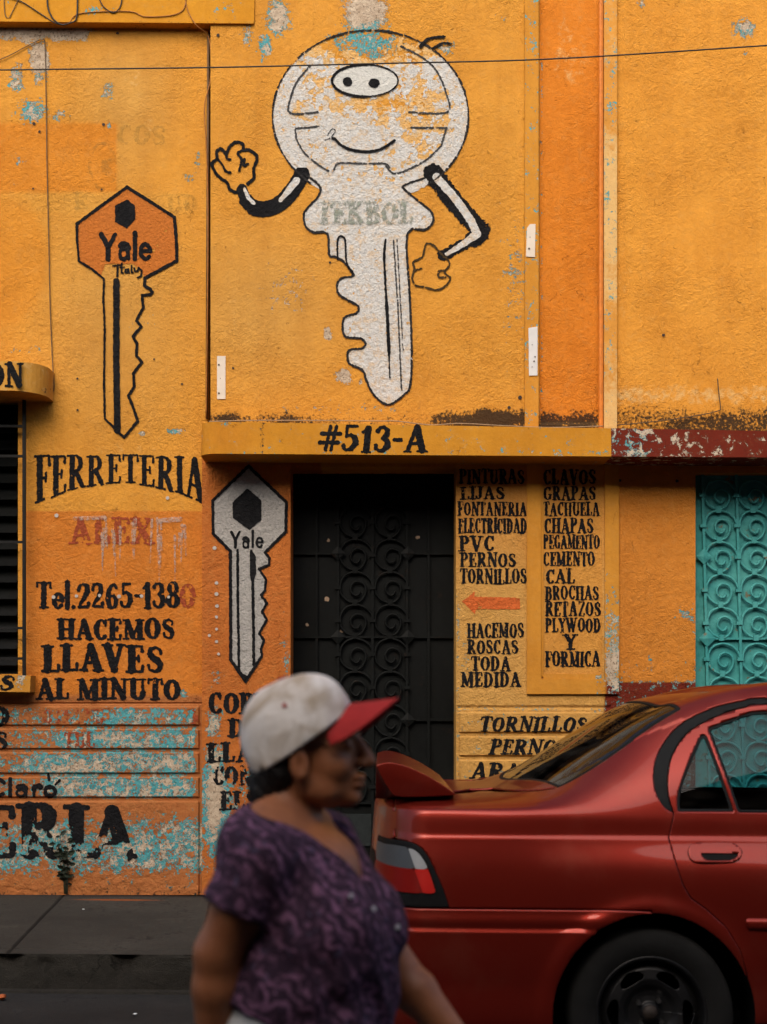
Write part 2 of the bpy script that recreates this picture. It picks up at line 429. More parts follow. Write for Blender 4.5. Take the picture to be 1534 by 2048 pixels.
M_KERB = m_ground('kerb_concrete', (0.024, 0.022, 0.018), joints=True)
M_ROAD = m_ground('road_asphalt', (0.019, 0.0185, 0.018))
ZW = 0.17; YK = 7.15

def gsheet(name, mat, xl, yl, zf, kind='structure', attrs=None):
    X, Y = np.meshgrid(xl, yl); Z = zf(X, Y)
    ny, nx = X.shape; i, j = np.meshgrid(np.arange(ny - 1), np.arange(nx - 1), indexing='ij'); a = (i * nx + j).ravel()
    o = mk(name, np.stack([X.ravel(), Y.ravel(), Z.ravel()], 1), np.stack([a, a + 1, a + nx + 1, a + nx], 1), mat, attrs=attrs(X.ravel(), Y.ravel()) if attrs else None)
    return tag(o, kind=kind)
JO = [-3.78, -2.87, -1.95, -1.04, -0.13, 0.79, 1.7, 2.6, 3.5]
def walk_z(X, Y):
    z = ZW + 0.004 * vn(X, Y, 0.5, 3, 3)
    for j in JO:
        w = j + 0.09 * (W0 - Y)
        z = z - 0.012 * np.exp(-((X - w) / 0.007) ** 2)
    return z - 0.010 * np.exp(-((Y - YK - 0.17) / 0.008) ** 2)
xl = np.concatenate([np.arange(-5.2, 5.2, 0.06)] + [np.arange(j - 0.03, j + 0.26, 0.006) for j in JO if -2.8 < j < 0.5]); xl.sort(); xl = np.unique(np.round(xl, 4))
yl = np.unique(np.round(np.concatenate([np.arange(YK + 0.012, W0 + 0.12, 0.04), np.arange(YK + 0.13, YK + 0.21, 0.004)]), 4))
def walk_attr(X, Y):
    dirt = np.zeros_like(X)
    for j in JO: dirt = np.maximum(dirt, 0.75 * np.exp(-((X - j - 0.09 * (W0 - Y)) / 0.009) ** 2))
    dirt = np.maximum(dirt, 0.6 * np.exp(-((Y - YK - 0.17) / 0.008) ** 2) * (vn(X, Y, 0.3, 5) > -0.1))
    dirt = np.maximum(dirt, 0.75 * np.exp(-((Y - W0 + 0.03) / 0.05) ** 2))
    a = at(235, 1799, W0 - 0.1)
    sp = blob(X, Y, -1.58, W0 - .22, 0.42, 0.06, 0.95) + blob(X, Y, -1.50, W0 - .48, 0.12, 0.10, 0.5) + blob(X, Y, -2.4, W0 - .2, 0.14, 0.07, 0.6)
    return {'dirt': dirt, 'spill': sp + 0.22 * np.exp(-((Y - W0) / 0.12) ** 2)}
gsheet('sidewalk', M_WALK, xl, yl, walk_z, attrs=walk_attr)
# kerb: a front sheet with chipped nosing, reaching back under the slabs
def kerb():
    xs = np.arange(-5.2, 5.2, 0.014); prof = [(YK + 0.03, ZW - 0.001), (YK + 0.012, ZW)] + [(YK, ZW - 0.012 - k * 0.0098) for k in range(16)] + [(YK - 0.02, 0.004), (YK - 0.03, -0.02)]
    V = []; F = []
    rng = np.random.RandomState(4)
    px = np.array([p[0] for p in prof]); pz = np.array([p[1] for p in prof]); n = len(prof)
    X, K = np.meshgrid(xs, np.arange(n), indexing='ij')
    Z = pz[K]; Y = px[K] + 0.0
    face = (K > 2) & (K < n - 1)
    Y = Y + np.where(K > 1, 0.018 * vn(X, Z, 0.12, 8, 4) + 0.01, 0)
    # chips under the nosing
    edge = np.exp(-((Z - (ZW - 0.035)) / 0.022) ** 2)
    chip = np.clip(vn(X, Z * 0.3, 0.16, 12, 3) * 4 - 0.2, 0, 1) * edge
    for cx, wd, dp in ((-1.20, 0.05, 0.09), (-1.75, 0.06, 0.05)):
        chip = np.maximum(chip, np.exp(-((X - cx) / wd) ** 4) * np.exp(-((Z - ZW + 0.02) / dp) ** 2) * 1.2)
    Y = Y + 0.022 * chip * (K > 1)
    a = (np.arange(len(xs) - 1)[:, None] * n + np.arange(n - 1)[None]).ravel()
    o = mk('kerb', np.stack([X.ravel(), Y.ravel(), Z.ravel()], 1), np.stack([a, a + 1, a + n + 1, a + n], 1), M_KERB,
           attrs={'dirt': np.clip(0.40 * chip + 0.35 * ramp(ZW - Z, 0.06, 0.16), 0, 0.85).ravel(), 'spill': (0.25 * np.exp(-((Z - 0.02) / 0.02) ** 2)).ravel()})
    tag(o, kind='structure')
kerb()
rx = np.concatenate([[-120, -60, -30, -15], np.arange(-8, 8.1, 0.25), [15, 30, 60, 120]]); ry = np.concatenate([[-200, -100, -40, -15], np.arange(-4, YK + 0.06, 0.25), [YK + 0.06]])
gsheet('road', M_ROAD, rx, ry, lambda X, Y: 0.012 * vn(X, Y, 1.7, 2, 3) * (np.abs(X) < 9) - 0.004 + 0.03 * np.exp(-((Y - YK) / 0.22) ** 2) * 0)

# ================================================================== facade colours
Y1 = alb(214, 150, 56); OCH = alb(198, 150, 74); ORG = alb(204, 123, 44); ORG2 = alb(222, 128, 30); TAN = alb(206, 156, 76)
LED = alb(202, 140, 38); MAR = alb(108, 32, 17); STR = alb(205, 142, 50)

def proj(P):
    d = np.asarray(P) - CAM
    z = d @ _F; return CU + FPX * (d @ _R) / z, CV - FPX * (d @ _U) / z

def left_attr(u, v):
    c = np.tile(np.array(Y1), (len(u), 1))
    c = paintc(c, 0.8 * blob(u, v, 250, 200, 110, 150), OCH)
    c = paintc(c, 0.7 * blob(u, v, 230, 620, 160, 260), OCH)
    c = paintc(c, rect(u, v, -300, 246, 234, 385, 2, 1.5), alb(212, 136, 42))
    c = paintc(c, rect(u, v, -300, 386, 380, 425, 3, 2) * 0.4, alb(214, 160, 70))
    c = paintc(c, np.clip(blob(u, v, 10, 520, 75, 115, 3), 0, 0.8), alb(214, 142, 46))
    c = paintc(c, rect(u, v, 52, 1022, 500, 2200, 1.5, 2), ORG)
    c = paintc(c, rect(u, v, -400, 1390, 500, 2200, 2), alb(174, 108, 60))
    p = np.zeros_like(u)
    wob = 14 * vn(u, v, 22, 4, 3)
    p += 0.85 * (1 - ramp(v + 1.6 * wob, 74, 92)) * (1 - ramp(u, 165, 205))
    p = np.maximum(p, blob(u, v, 78, 115, 27, 64, 0.9)); p = np.maximum(p, blob(u, v, 32, 155, 24, 36, 0.75)); p = np.maximum(p, blob(u, v, 66, 222, 46, 34, 0.66))
    p = np.maximum(p, blob(u, v, 216, 186, 20, 26, 0.62)); p = np.maximum(p, blob(u, v, 217, 250, 8, 14, 0.62)); p = np.maximum(p, blob(u, v, 395, 312, 10, 26, 0.6))
    p = np.maximum(p, blob(u, v, 112, 232, 34, 16, 0.6)); p = np.maximum(p, blob(u, v, 35, 330, 40, 40, 0.3)); p = np.maximum(p, blob(u, v, 380, 355, 22, 28, 0.42))
    p = np.maximum(p, blob(u, v, 350, 862, 26, 10, 0.62)); p = np.maximum(p, blob(u, v, 284, 868, 9, 9, 0.7)); p = np.maximum(p, blob(u, v, 50, 700, 50, 14, 0.4))
    p = np.maximum(p, blob(u, v, 285, 650, 60, 60, 0.28)); p = np.maximum(p, blob(u, v, 368, 1388, 12, 14, 0.72)); p = np.maximum(p, blob(u, v, 40, 1360, 16, 20, 0.5))
    # the courses below
    low = ramp(v, 1408, 1416)
    band = 0.0 * u
    for (b0, b1, k, u0) in ((1415, 1449, 0.56, 190), (1459, 1496, 0.66, 130), (1507, 1545, 0.72, 50), (1556, 1593, 0.70, 110)):
        on = np.maximum(ramp(v, b0 - 1, b0 + 2) * (1 - ramp(v, b1 - 1, b1 + 2)), 0.72 * ramp(v, b0 - 7, b0 - 5) * (1 - ramp(v, b1 + 5, b1 + 7)))
        band = np.maximum(band, on * (0.42 + (k - 0.42) * ramp(u + 30 * vn(u, v, 60, 7, 2), u0 - 40, u0 + 40)) * (1 - 0.75 * ramp(u, 385, 398)))
    base = ramp(v, 1600, 1650) * (0.45 + 0.22 * np.exp(-((v - 1698 + 0.05 * (u - 200)) / 42) ** 2) + 0.08 * ramp(u, 250, 380)) * (1 - 0.55 * ramp(v, 1735, 1760))
    p = np.maximum(p, np.maximum(band * low * (1 + 0.5 * vn(u, v, 46, 61, 3)), base * (1 + 0.55 * vn(u, v, 60, 62, 3))))
    teal = 0.12 + 0.33 * ramp(v, 130, 190) + 0.35 * (v > 1380) + 0.45 * blob(u, v, 40, 215, 50, 60) + 0.5 * np.exp(-((v - 1420) / 12) ** 2) * low
    g = 0.42 * (1 - ramp(v, 50, 66)) * (1 - ramp(u, 60, 260)) + 0.20 * (1 - ramp(v, 46, 72)) + 0.34 * ramp(v, 1735, 1786) + 0.24 * ramp(u, 396, 410) * (v < 840)
    for b0, b1 in ((1412, 1452), (1457, 1499), (1504, 1548), (1553, 1596)): g += 0.34 * np.exp(-((v - b1 - 1.5) / 3.0) ** 2) * (u < 400) + 0.10 * ramp(v, b0, b0 + 3) * (1 - ramp(v, b1 - 3, b1))  # shadow line darkened in under each course, and dirt on its face
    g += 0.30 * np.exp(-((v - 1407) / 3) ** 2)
    g += 0.30 * ramp(v, 690, 722) * (1 - ramp(v, 722, 726)) * (u < 104) + 0.10 * ramp(v, 1600, 1700)
    f = 0.10 + 0.30 * blob(u, v, 268, 165, 32, 75) + 0.22 * blob(u, v, 290, 250, 60, 40) + 0.2 * blob(u, v, 240, 900, 160, 60)
    return {'col': c, 'peel': p, 'teal': teal, 'grime_shade': g, 'fade': f}

def mid_attr(u, v):
    c = np.tile(np.array(alb(212, 149, 56)), (len(u), 1))
    c = paintc(c, 0.75 * blob(u, v, 520, 610, 180, 170), OCH)
    c = paintc(c, rect(u, v, 1078, -400, 1204, 842, 1.5), alb(214, 128, 36))
    c = paintc(c, rect(u, v, 1046, -400, 1079, 842, 1.0), alb(206, 148, 52))
    lowm = ramp(v, 880, 884)
    c = paintc(c, lowm * (u < 640), alb(190, 110, 48))
    c = paintc(c, lowm * (u > 800), alb(206, 158, 84))
    c = paintc(c, lowm * (u > 800) * (1 - ramp(v, 960, 1180)) * 0.6, alb(206, 128, 40))
    c = paintc(c, lowm * rect(u, v, 1084, 880, 1205, 1360, 1), alb(208, 148, 66))
    c = paintc(c, rect(u, v, 1209, 1364, 1240, 2200, 1.5, 1.5), MAR)
    p = np.zeros_like(u)
    p = np.maximum(p, blob(u, v, 730, 22, 58, 66, 0.95)); p = np.maximum(p, blob(u, v, 735, 88, 110, 52, 0.62)); p = np.maximum(p, blob(u, v, 556, 36, 32, 52, 0.85))
    p = np.maximum(p, blob(u, v, 530, 92, 20, 36, 0.74)); p = np.maximum(p, blob(u, v, 494, 70, 14, 54, 0.6)); p = np.maximum(p, blob(u, v, 890, 95, 30, 24, 0.6))
    p = np.maximum(p, blob(u, v, 656, 668, 11, 19, 0.95)); p = np.maximum(p, blob(u, v, 688, 754, 22, 22, 0.85)); p = np.maximum(p, blob(u, v, 722, 764, 8, 9, 0.7))
    p = np.maximum(p, blob(u, v, 575, 580, 85, 90, 0.37)); p = np.maximum(p, blob(u, v, 1030, 560, 45, 220, 0.38)); p = np.maximum(p, blob(u, v, 1000, 40, 40, 100, 0.2))
    p = np.maximum(p, blob(u, v, 1130, 25, 60, 30, 0.0)); p = np.maximum(p, blob(u, v, 700, 820, 300, 26, 0.32))
    p = np.maximum(p, 0.2 * ((u > 1058) & (u < 1087) & (v < 842))); p = np.maximum(p, 0.44 * np.exp(-((u - 1083) / 3) ** 2) * (v < 842))
    lp = (u < 640) & (v > 900)
    p = np.where(lp, np.maximum(p, blob(u, v, 430, 1600, 38, 150, 1.0)), p); p = np.where(lp, np.maximum(p, blob(u, v, 428, 1450, 24, 60, 0.66)), p)
    p = np.where(lp, np.maximum(p, blob(u, v, 520, 1560, 66, 52, 0.6)), p); p = np.where(lp, np.maximum(p, blob(u, v, 435, 1355, 16, 40, 0.52)), p)
    p = np.where(lp, np.maximum(p, blob(u, v, 570, 1330, 14, 140, 0.46)), p); p = np.where(lp, np.maximum(p, 0.40 * ramp(v, 1430, 1560) * (1 + .5 * vn(u, v, 50, 63, 3))), p)
    p = np.where(lp, p * (1 - 0.6 * ramp(v, 1735, 1765)), p)
    rp = (u > 800) & (v > 900)
    p = np.where(rp, np.maximum(p, 0.42 * np.exp(-((u - 916) / 5) ** 2) * ramp(v, 1150, 1220)), p)
    p = np.where(rp, np.maximum(p, blob(u, v, 928, 1300, 16, 100, 0.36)), p); p = np.where(rp, np.maximum(p, 0.40 * np.exp(-((u - 1086) / 2.5) ** 2) * ramp(v, 1070, 1110) * (v < 1350)), p)
    p = np.where(rp & (v > 1405), np.maximum(p, 0.26 + 0.14 * np.exp(-((v - 1418) / 4) ** 2)), p)
    p = np.where(rp, np.maximum(p, blob(u, v, 1052, 1393, 9, 7, 0.0)), p)
    p = np.where((u > 1209) & (v > 1360), np.maximum(p, 0.34), p)
    teal = 0.30 + 0.9 * blob(u, v, 740, 95, 80, 50) + 0.6 * blob(u, v, 530, 90, 30, 40) + 0.7 * ((u > 1048) & (u < 1090) & (v < 850)) + 0.5 * lp * (v > 1440) - 0.5 * blob(u, v, 730, 12, 60, 30) - 0.4 * blob(u, v, 575, 580, 110, 120) - 0.3 * (blob(u, v, 656, 668, 30, 40) + blob(u, v, 690, 754, 45, 30))
    teal = np.where(lp, 0.35 + 0.5 * ramp(v, 1480, 1560) + 0.4 * ramp(v, 1640, 1700), teal)
    up = v < 860
    g = np.where(up, 0.14 * ramp(v, 770, 812) + 0.38 * ramp(v, 808, 836) + 0.40 * blob(u, v, 980, 838, 130, 24) + 0.2 * blob(u, v, 470, 838, 60, 14) + 0.2 * ((u > 1083) & (u < 1206)) * ramp(v, 800, 835), 0)
    g = g * (1.0 + 1.0 * vn(u, v, 80, 64, 3))
    g = np.where(up, g + 0.30 * np.exp(-((u - 1045) / 3.5) ** 2), g)
    g = np.where(v > 1740, g + 0.34 * ramp(v, 1745, 1785), g)
    f = 0.08 + 0.34 * blob(u, v, 1130, 110, 60, 100) * (u > 1080) + 0.2 * blob(u, v, 480, 640, 60, 100) + 0.3 * rect(u, v, 1048, -300, 1079, 842, 1) + 0.15 * ((v > 1150) & (u > 900))
    return {'col': c, 'peel': p, 'teal': np.clip(teal, 0, 1.2), 'grime_shade': g, 'fade': f}

def right_attr(u, v):
    c = np.tile(np.array(alb(220, 152, 56)), (len(u), 1))
    c = paintc(c, ramp(v, 880, 884) * 1.0, alb(204, 130, 48))
    c = paintc(c, ramp(v, 1363, 1366) * 1.0, MAR)
    p = np.maximum(blob(u, v, 1490, 58, 38, 30, 0.68), blob(u, v, 1285, 8, 20, 16, 0.5)); p = np.maximum(p, blob(u, v, 1492, 105, 10, 22, 0.5))
    p = np.maximum(p, blob(u, v, 1370, 1230, 30, 26, 0.52)); p = np.maximum(p, 0.48 * np.exp(-((v - 1364) / 5) ** 2)); p = np.maximum(p, 0.42 * np.exp(-((u - 1390) / 4) ** 2) * ramp(v, 1100, 1300) * (v > 900))
    p = np.maximum(p, 0.25 * ramp(v, 1180, 1330) * (v < 1364)); p = np.maximum(p, 0.34 * (v > 1366))
    teal = 0.35 + 0.5 * blob(u, v, 1370, 1230, 40, 40)
    g = (v < 880) * (0.24 * ramp(v, 740, 800) + 0.36 * ramp(v, 798, 836)) * (1.08 + 0.9 * vn(u, v, 90, 65, 3)) + (v > 900) * (0.30 * blob(u, v, 1320, 1270, 80, 100) * (v < 1362) + 0.06)
    f = 0.10 + (v < 880) * (0.42 * np.exp(-((v - 790) / 26) ** 2) + 0.2 * blob(u, v, 1250, 600, 50, 200)) + 0.3 * blob(u, v, 1480, 70, 50, 40)
    return {'col': c, 'peel': p, 'teal': teal, 'grime_shade': g, 'fade': f}

# ================================================================== the three buildings
LB = thing('hardware_shop', 'yellow plaster shop front with barred window, orange painted key and a phone number', 'building', (-1.9, W0, ZW))
MBL = thing('shop_building', 'shop front with a smiling painted key, numbered ledge and dark scroll door', 'building', (0.2, W1, ZW))
RB = thing('house', 'orange house front at the right with a maroon ledge and a turquoise scroll door', 'building', (2.4, W1, ZW))

# ---- left shop wall
VG = []
for b0, b1 in ((1412, 1452), (1457, 1499), (1504, 1548), (1553, 1596)): VG += [b0, b0 + 3, b1 - 3.5, b1]
BANDS = ((1412, 1452), (1457, 1499), (1504, 1548), (1553, 1596))
def left_Y(u, v):
    o = np.zeros_like(u)
    for b0, b1 in BANDS:
        o = np.maximum(o, 0.016 * np.minimum(ramp(v, b0, b0 + 3), 1 - ramp(v, b1 - 3.5, b1)) * (1 - ramp(u, 396, 400)))
    o = np.maximum(o, 0.016 * ramp(v, 1601, 1605) * (1 - ramp(u, 396, 400)))
    o = o - 0.010 * np.exp(-((v - 1407) / 2.0) ** 2)
    rough = 0.006 * vn(u, v, 9, 31, 3) * ramp(v, 1600, 1640) + 0.010 * vn(u, v, 14, 33, 3) * ramp(v, 1690, 1760)
    return W0 - o - rough
ul = lines(-700, 416, 5, [36, 52, 396, 400]); vl = lines(-500, 1790, 5, [800, 1348, 1021, 1024, 1404, 1407, 1410, 1601, 1605] + VG)
sheet('wall', M_WALL, LB, ul, vl, left_Y, lambda u, v: ~((u < 36) & (u > -330) & (v > 800) & (v < 1348)), left_attr)

# ---- middle shop wall
MBANDS = ((1424, 1466), (1472, 1513), (1519, 1562), (1568, 1612))
VM = []
for b0, b1 in MBANDS: VM += [b0, b0 + 3, b1 - 3, b1]
def mid_Y(u, v):
    o = np.zeros_like(u)
    for b0, b1 in MBANDS:
        o = np.maximum(o, 0.015 * np.minimum(ramp(v, b0, b0 + 3), 1 - ramp(v, b1 - 3, b1)) * ramp(u, 917, 921) * (1 - ramp(u, 1205, 1208)))
    o = o - 0.012 * np.exp(-((v - 1416) / 2.0) ** 2) * (u > 915)
    o = o - 0.02 * ((u > 1078.5) & (u < 1206) & (v < 850)) + 0.0
    return W1 - o - 0.006 * vn(u, v, 9, 35, 3) * ramp(v, 1560, 1620)
def mid_keep(u, v):
    door = (u > 581) & (u < 912) & (v > 934)
    gap = (u < 421) & (v < 845)
    return ~(door | gap)
ul = lines(404, 1222, 5, [421, 581, 912, 1048, 1078, 1080, 1205, 1208, 917, 921, 1084, 1087, 1209, 1211]); vl = lines(-500, 1790, 5, [845, 934, 1364, 1367] + VM)
sheet('wall', M_WALL, MBL, ul, vl, mid_Y, mid_keep, mid_attr)

# ---- right house wall
ul = lines(1222, 2500, 6, [1391, 1640]); vl = lines(-500, 1790, 5, [946, 882, 1363, 1366])
sheet('wall', M_WALL, RB, ul, vl, lambda u, v: W1 + 0 * u - 0.004 * vn(u, v, 12, 41, 3) * (v > 1100), lambda u, v: ~((u > 1391) & (u < 1640) & (v > 946)), right_attr)
MB_ = MB()
for th, x0, x1 in ((LB, -6, -1.14), (MBL, -1.13, 1.43), (RB, 1.44, 6.0)):
    b = MB(); b.box(x0, x1, W1 + 0.62, W1 + 5.0, ZW - 0.1, 6.0); b.build('inner_block', m_plain('unlit_render', (0.02, 0.018, 0.016), 0.95) if th is LB else bpy.data.materials['unlit_render'], th)

# ---- mouldings round the list panels and between the upper panels
def trim_attr(u, v):
    c = np.tile(np.array(STR), (len(u), 1))
    c = paintc(c, rect(u, v, 1210, 1364, 1250, 1500, 1, 1.5), MAR)
    c = paintc(c, (v < 880) * (u > 1190) * 0.8, alb(216, 152, 66))
    p = 0.10 + 0.34 * (u > 1190) * ramp(v, 1050, 1250) * (v > 900) + 0.2 * (u > 1190) * (v < 880) + 0.3 * blob(u, v, 1226, 1330, 14, 60) + 0.22 * ((u < 1090) & (v < 880)) + 0.12 * vn(u, v, 80, 5, 2)
    g = 0.30 * ramp(v, 800, 845) * (v < 880) + 0.26 * blob(u, v, 1062, 1330, 14, 40) + 0.2 * blob(u, v, 1165, 1375, 20, 14)
    f = 0.15 + 0.45 * (u > 1190) * (v < 880) * (0.9 + vn(u, v, 120, 9, 2) * 1.6)
    return {'col': c, 'peel': np.clip(p, 0, 1), 'teal': 0.3 + 0.6 * (v < 880), 'grime_shade': g, 'fade': f}
def strip(parent, u0, v0, u1, v1, Yf, name='moulding', mat=None):
    ul = lines(u0, u1, 5, []); vl = lines(v0, v1, 6, [1364, 1366])
    return sheet(name, mat or M_TRIM, parent, ul, vl, Yf, lambda u, v: u > -1e9, trim_attr, solid=W1 - Yf + 0.05)
strip(MBL, 1050, -400, 1077, 868, W1 - 0.030)
strip(MBL, 1054, 905, 1082, 1358, W1 - 0.020)
strip(MBL, 1054, 1358, 1210, 1388, W1 - 0.020)
strip(MBL, 1082, 905, 1087, 1353, W1 - 0.009); strip(MBL, 1087, 1348, 1203, 1358, W1 - 0.009)
strip(RB, 1208, -400, 1234, 868, W1 - 0.034)
strip(RB, 1210, 905, 1238, 1388, W1 - 0.020)
b = MB(); b.tube([at(1202, -400, W1 - 0.03), at(1202, 870, W1 - 0.03)], 0.016, 8); b.build('moulding', m_plain('orange_pipe_paint', alb(206, 118, 30), 0.6, var=0.15), MBL)

# ---- ledges: a swept fascia with soffit and top, rounded at the free end
def ledge(name, parent, path, zt, zb, attrf, mat):
    """path: plan points (x,y) of the front edge from left to right"""
    P = np.array(path); n = len(P); K = 9
    V = []
    for k in range(K):
        f = k / (K - 1)
        for x, y in P: V.append((x, y, zt(x) * (1 - f) + zb(x) * f))
    F = [(k * n + i, (k + 1) * n + i, (k + 1) * n + i + 1, k * n + i + 1) for k in range(K - 1) for i in range(n - 1)]
    b0 = len(V)
    for x, y in P: V.append((x, W1 + 0.1, zt(x)))
    for x, y in P: V.append((x, W1 + 0.1, zb(x)))
    F += [(i, i + 1, b0 + i + 1, b0 + i) for i in range(n - 1)]
    F += [((K - 1) * n + i + 1, (K - 1) * n + i, b0 + n + i, b0 + n + i + 1) for i in range(n - 1)]
    V = np.array(V); u, v = proj(V)
    return mk(name, V, F, mat, parent, attrs=attrf(u, v))
def led_attr(u, v):
    c = np.tile(np.array(LED), (len(u), 1)); c = paintc(c, 0.5 * blob(u, v, 460, 872, 70, 50), alb(196, 126, 34))
    p = 0.20 + 0.14 * np.exp(-((v - 905) / 4) ** 2) + 0.2 * blob(u, v, 440, 845, 30, 10)
    g = 0.26 * np.exp(-((v - 842 - 0.017 * (u - 405)) / 3.5) ** 2) + 0.12 + 0.16 * blob(u, v, 525, 870, 8, 40)
    return {'col': c, 'peel': p, 'teal': 0.5 + 0 * u, 'grime_shade': g + sum(a * np.exp(-((u - c - 4 * vn(u, v, 20, 8)) / w) ** 2) for c, w, a in ((452, 3, .12), (524, 6, .22), (690, 3, .10), (985, 3, .2), (1005, 2, .16), (1120, 4, .1))) + 0.12 * vn(u, v, 60, 12, 3), 'fade': 0.2 + 0.3 * vn(u, v, 90, 13, 3)}
def mar_attr(u, v):
    c = np.tile(np.array(MAR), (len(u), 1))
    p = 0.41 - 0.04 * ramp(u, 1222, 1534) + 0.06 * blob(u, v, 1290, 885, 60, 30)
    return {'col': c, 'peel': p, 'teal': 0.05 + 0.4 * blob(u, v, 1265, 890, 50, 30), 'grime_shade': 0.20 * np.exp(-((v - 860) / 3.5) ** 2) + 0.10, 'fade': 0 * u}
YL = W1 - 0.33
aL = at(405, 843, YL); bL = at(405, 907, YL); aR = at(1534, 862, YL); bR = at(1534, 915, YL)
zt = lambda x: aL[2] + (aR[2] - aL[2]) * (x - aL[0]) / (aR[0] - aL[0]); zb = lambda x: bL[2] + (bR[2] - bL[2]) * (x - bL[0]) / (bR[0] - bL[0])
x0 = at(405, 875, W1 - 0.17)[0]; r = 0.12; xs = at(1222, 860, YL)[0]
pth = [(x0 + 0.012, W1 + 0.05), (x0 + 0.004, YL + r * 1.5)] + [(x0 + r - r * math.cos(t), YL + r - r * math.sin(t)) for t in np.linspace(0, math.pi / 2, 9)] + [(x, YL) for x in np.arange(x0 + r + 0.03, xs, 0.02)] + [(xs, YL)]
ledge('ledge', MBL, pth, zt, zb, led_attr, M_TRIM)
ledge('ledge', RB, [(x, YL - 0.002) for x in np.arange(xs, 5.0, 0.02)], zt, zb, mar_attr, M_FLAKE)
# top ledge over the left shop
YT = W0 - 0.085; aT = at(0, 42, YT); cT = at(508, 46, YT)
zbt = lambda x: aT[2] + (cT[2] - aT[2]) * (x - aT[0]) / (cT[0] - aT[0])
def top_attr(u, v):
    c = np.tile(np.array(alb(204, 142, 36)), (len(u), 1))
    p = np.maximum(blob(u, v, 455, 10, 36, 18, 0.5), blob(u, v, 190, 15, 40, 14, 0.45)); p = np.maximum(p, blob(u, v, 485, 34, 12, 6, 0.6))
    return {'col': c, 'peel': p + 0.12, 'teal': 0.7 + 0 * u, 'grime_shade': 0.12 + 0.25 * ramp(v, 36, 44), 'fade': 0.15 + 0 * u}
ledge('ledge', LB, [(x, YT) for x in np.arange(-5.2, cT[0], 0.02)] + [(cT[0], YT), (cT[0] + 0.001, YT + 0.02), (cT[0] + 0.002, W1 - 0.004)], lambda x: zbt(x) + 0.7, zbt, top_attr, M_TRIM)
ledge('ledge_drip', LB, [(x, YT - 0.006) for x in np.arange(-5.2, cT[0], 0.1)] + [(cT[0] - 0.003, YT - 0.006)], lambda x: zbt(x) + 0.012, lambda x: zbt(x) - 0.006, top_attr, M_TRIM)
# small hood over the left window
YA = W0 - 0.34; hz1 = at(40, 722, YA)[2]; hz0 = at(40, 781, YA)[2]; hx = at(105, 750, W0 - 0.05)[0]; r = 0.22
pth = [(x, YA) for x in np.arange(-3.6, hx - r, 0.03)] + [(hx - r + r * math.sin(t), YA + r - r * math.cos(t)) for t in np.linspace(0, math.pi / 2, 12)] + [(hx + 0.001, W0 - 0.03), (hx + 0.002, W0 - 0.001)]
def hood_attr(u, v):
    c = np.tile(np.array(alb(204, 150, 62)), (len(u), 1))
    return {'col': c, 'peel': 0.12 + 0 * u, 'teal': 0.1 + 0 * u, 'grime_shade': 0.14 + 0.2 * blob(u, v, 92, 770, 18, 34) + 0.1 * ramp(v, 760, 785), 'fade': 0.35 + 0 * u}
ledge('window_hood', LB, pth, lambda x: hz1, lambda x: hz0, hood_attr, M_TRIM)
# sill
def sill_attr(u, v):
    c = np.tile(np.array(alb(196, 138, 52)), (len(u), 1))
    return {'col': c, 'peel': 0.2 + 0.5 * blob(u, v, 42, 1362, 12, 18), 'teal': 0.2 + 0 * u, 'grime_shade': 0.1 + 0.3 * ramp(v, 1378, 1386), 'fade': 0.2 + 0 * u}
sx = at(68, 1350, W0 - 0.04)
ledge('window_sill', LB, [(x, W0 - 0.13) for x in np.arange(-3.6, sx[0], 0.03)] + [(sx[0], W0 - 0.13), (sx[0] + 0.001, W0 - 0.06), (sx[0] + 0.002, W0 - 0.001)], lambda x: at(40, 1351, W0 - 0.13)[2], lambda x: at(40, 1384, W0 - 0.13)[2], sill_attr, M_TRIM)

# ================================================================== window of the left shop
M_IRON = m_plain('black_iron', (0.008, 0.008, 0.008), 0.6, var=0.3, bump=0.2, spec=0.15)
M_LOUV = m_plain('dark_louvre_glass', (0.0035, 0.004, 0.004), 0.45, var=0.3, spec=0.12)
b = MB(); b.pbox(-330, 796, 42, 1352, W0 + 0.16, W0 + 0.20); win = b.build('window', M_LOUV, LB)
for k in range(11):
    v = 973 - 33 * 5 + 33 * 1.0 * k * 1.5
for k in range(17):
    v = 808 + 33 * k
    if v > 1340: break
    b = MB(); p0 = at(-328, v, W0 + 0.10); p1 = at(36, v, W0 + 0.10)
    b.add([(p0[0], W0 + 0.15, p0[2]), (p1[0], W0 + 0.15, p1[2]), (p1[0], W0 + 0.075, p1[2] - 0.088), (p0[0], W0 + 0.075, p0[2] - 0.088),
           (p0[0], W0 + 0.155, p0[2] + 0.005), (p1[0], W0 + 0.155, p1[2] + 0.005), (p1[0], W0 + 0.08, p1[2] - 0.083), (p0[0], W0 + 0.08, p0[2] - 0.083)],
          [(3, 2, 1, 0), (4, 5, 6, 7), (0, 1, 5, 4), (2, 3, 7, 6), (1, 2, 6, 5), (3, 0, 4, 7)])
    b.build('louvre', M_LOUV, win)
YG = W0 - 0.09
GR = MB(); GR.pbox(44.5, 800, 51, 1362, YG, YG + 0.02); GR.build('grille_bar', M_IRON, win)
for v in (852, 912, 1084, 1256, 1317):
    b = MB(); b.pbox(-330, v - 2.5, 44.4, v + 2.5, YG + 0.001, YG + 0.018); b.build('grille_bar', M_IRON, win)
for u in (-60, -165, -270):
    b = MB(); b.pbox(u - 3, 800, u + 3, 1362, YG + 0.002, YG + 0.017); b.build('grille_bar', M_IRON, win)

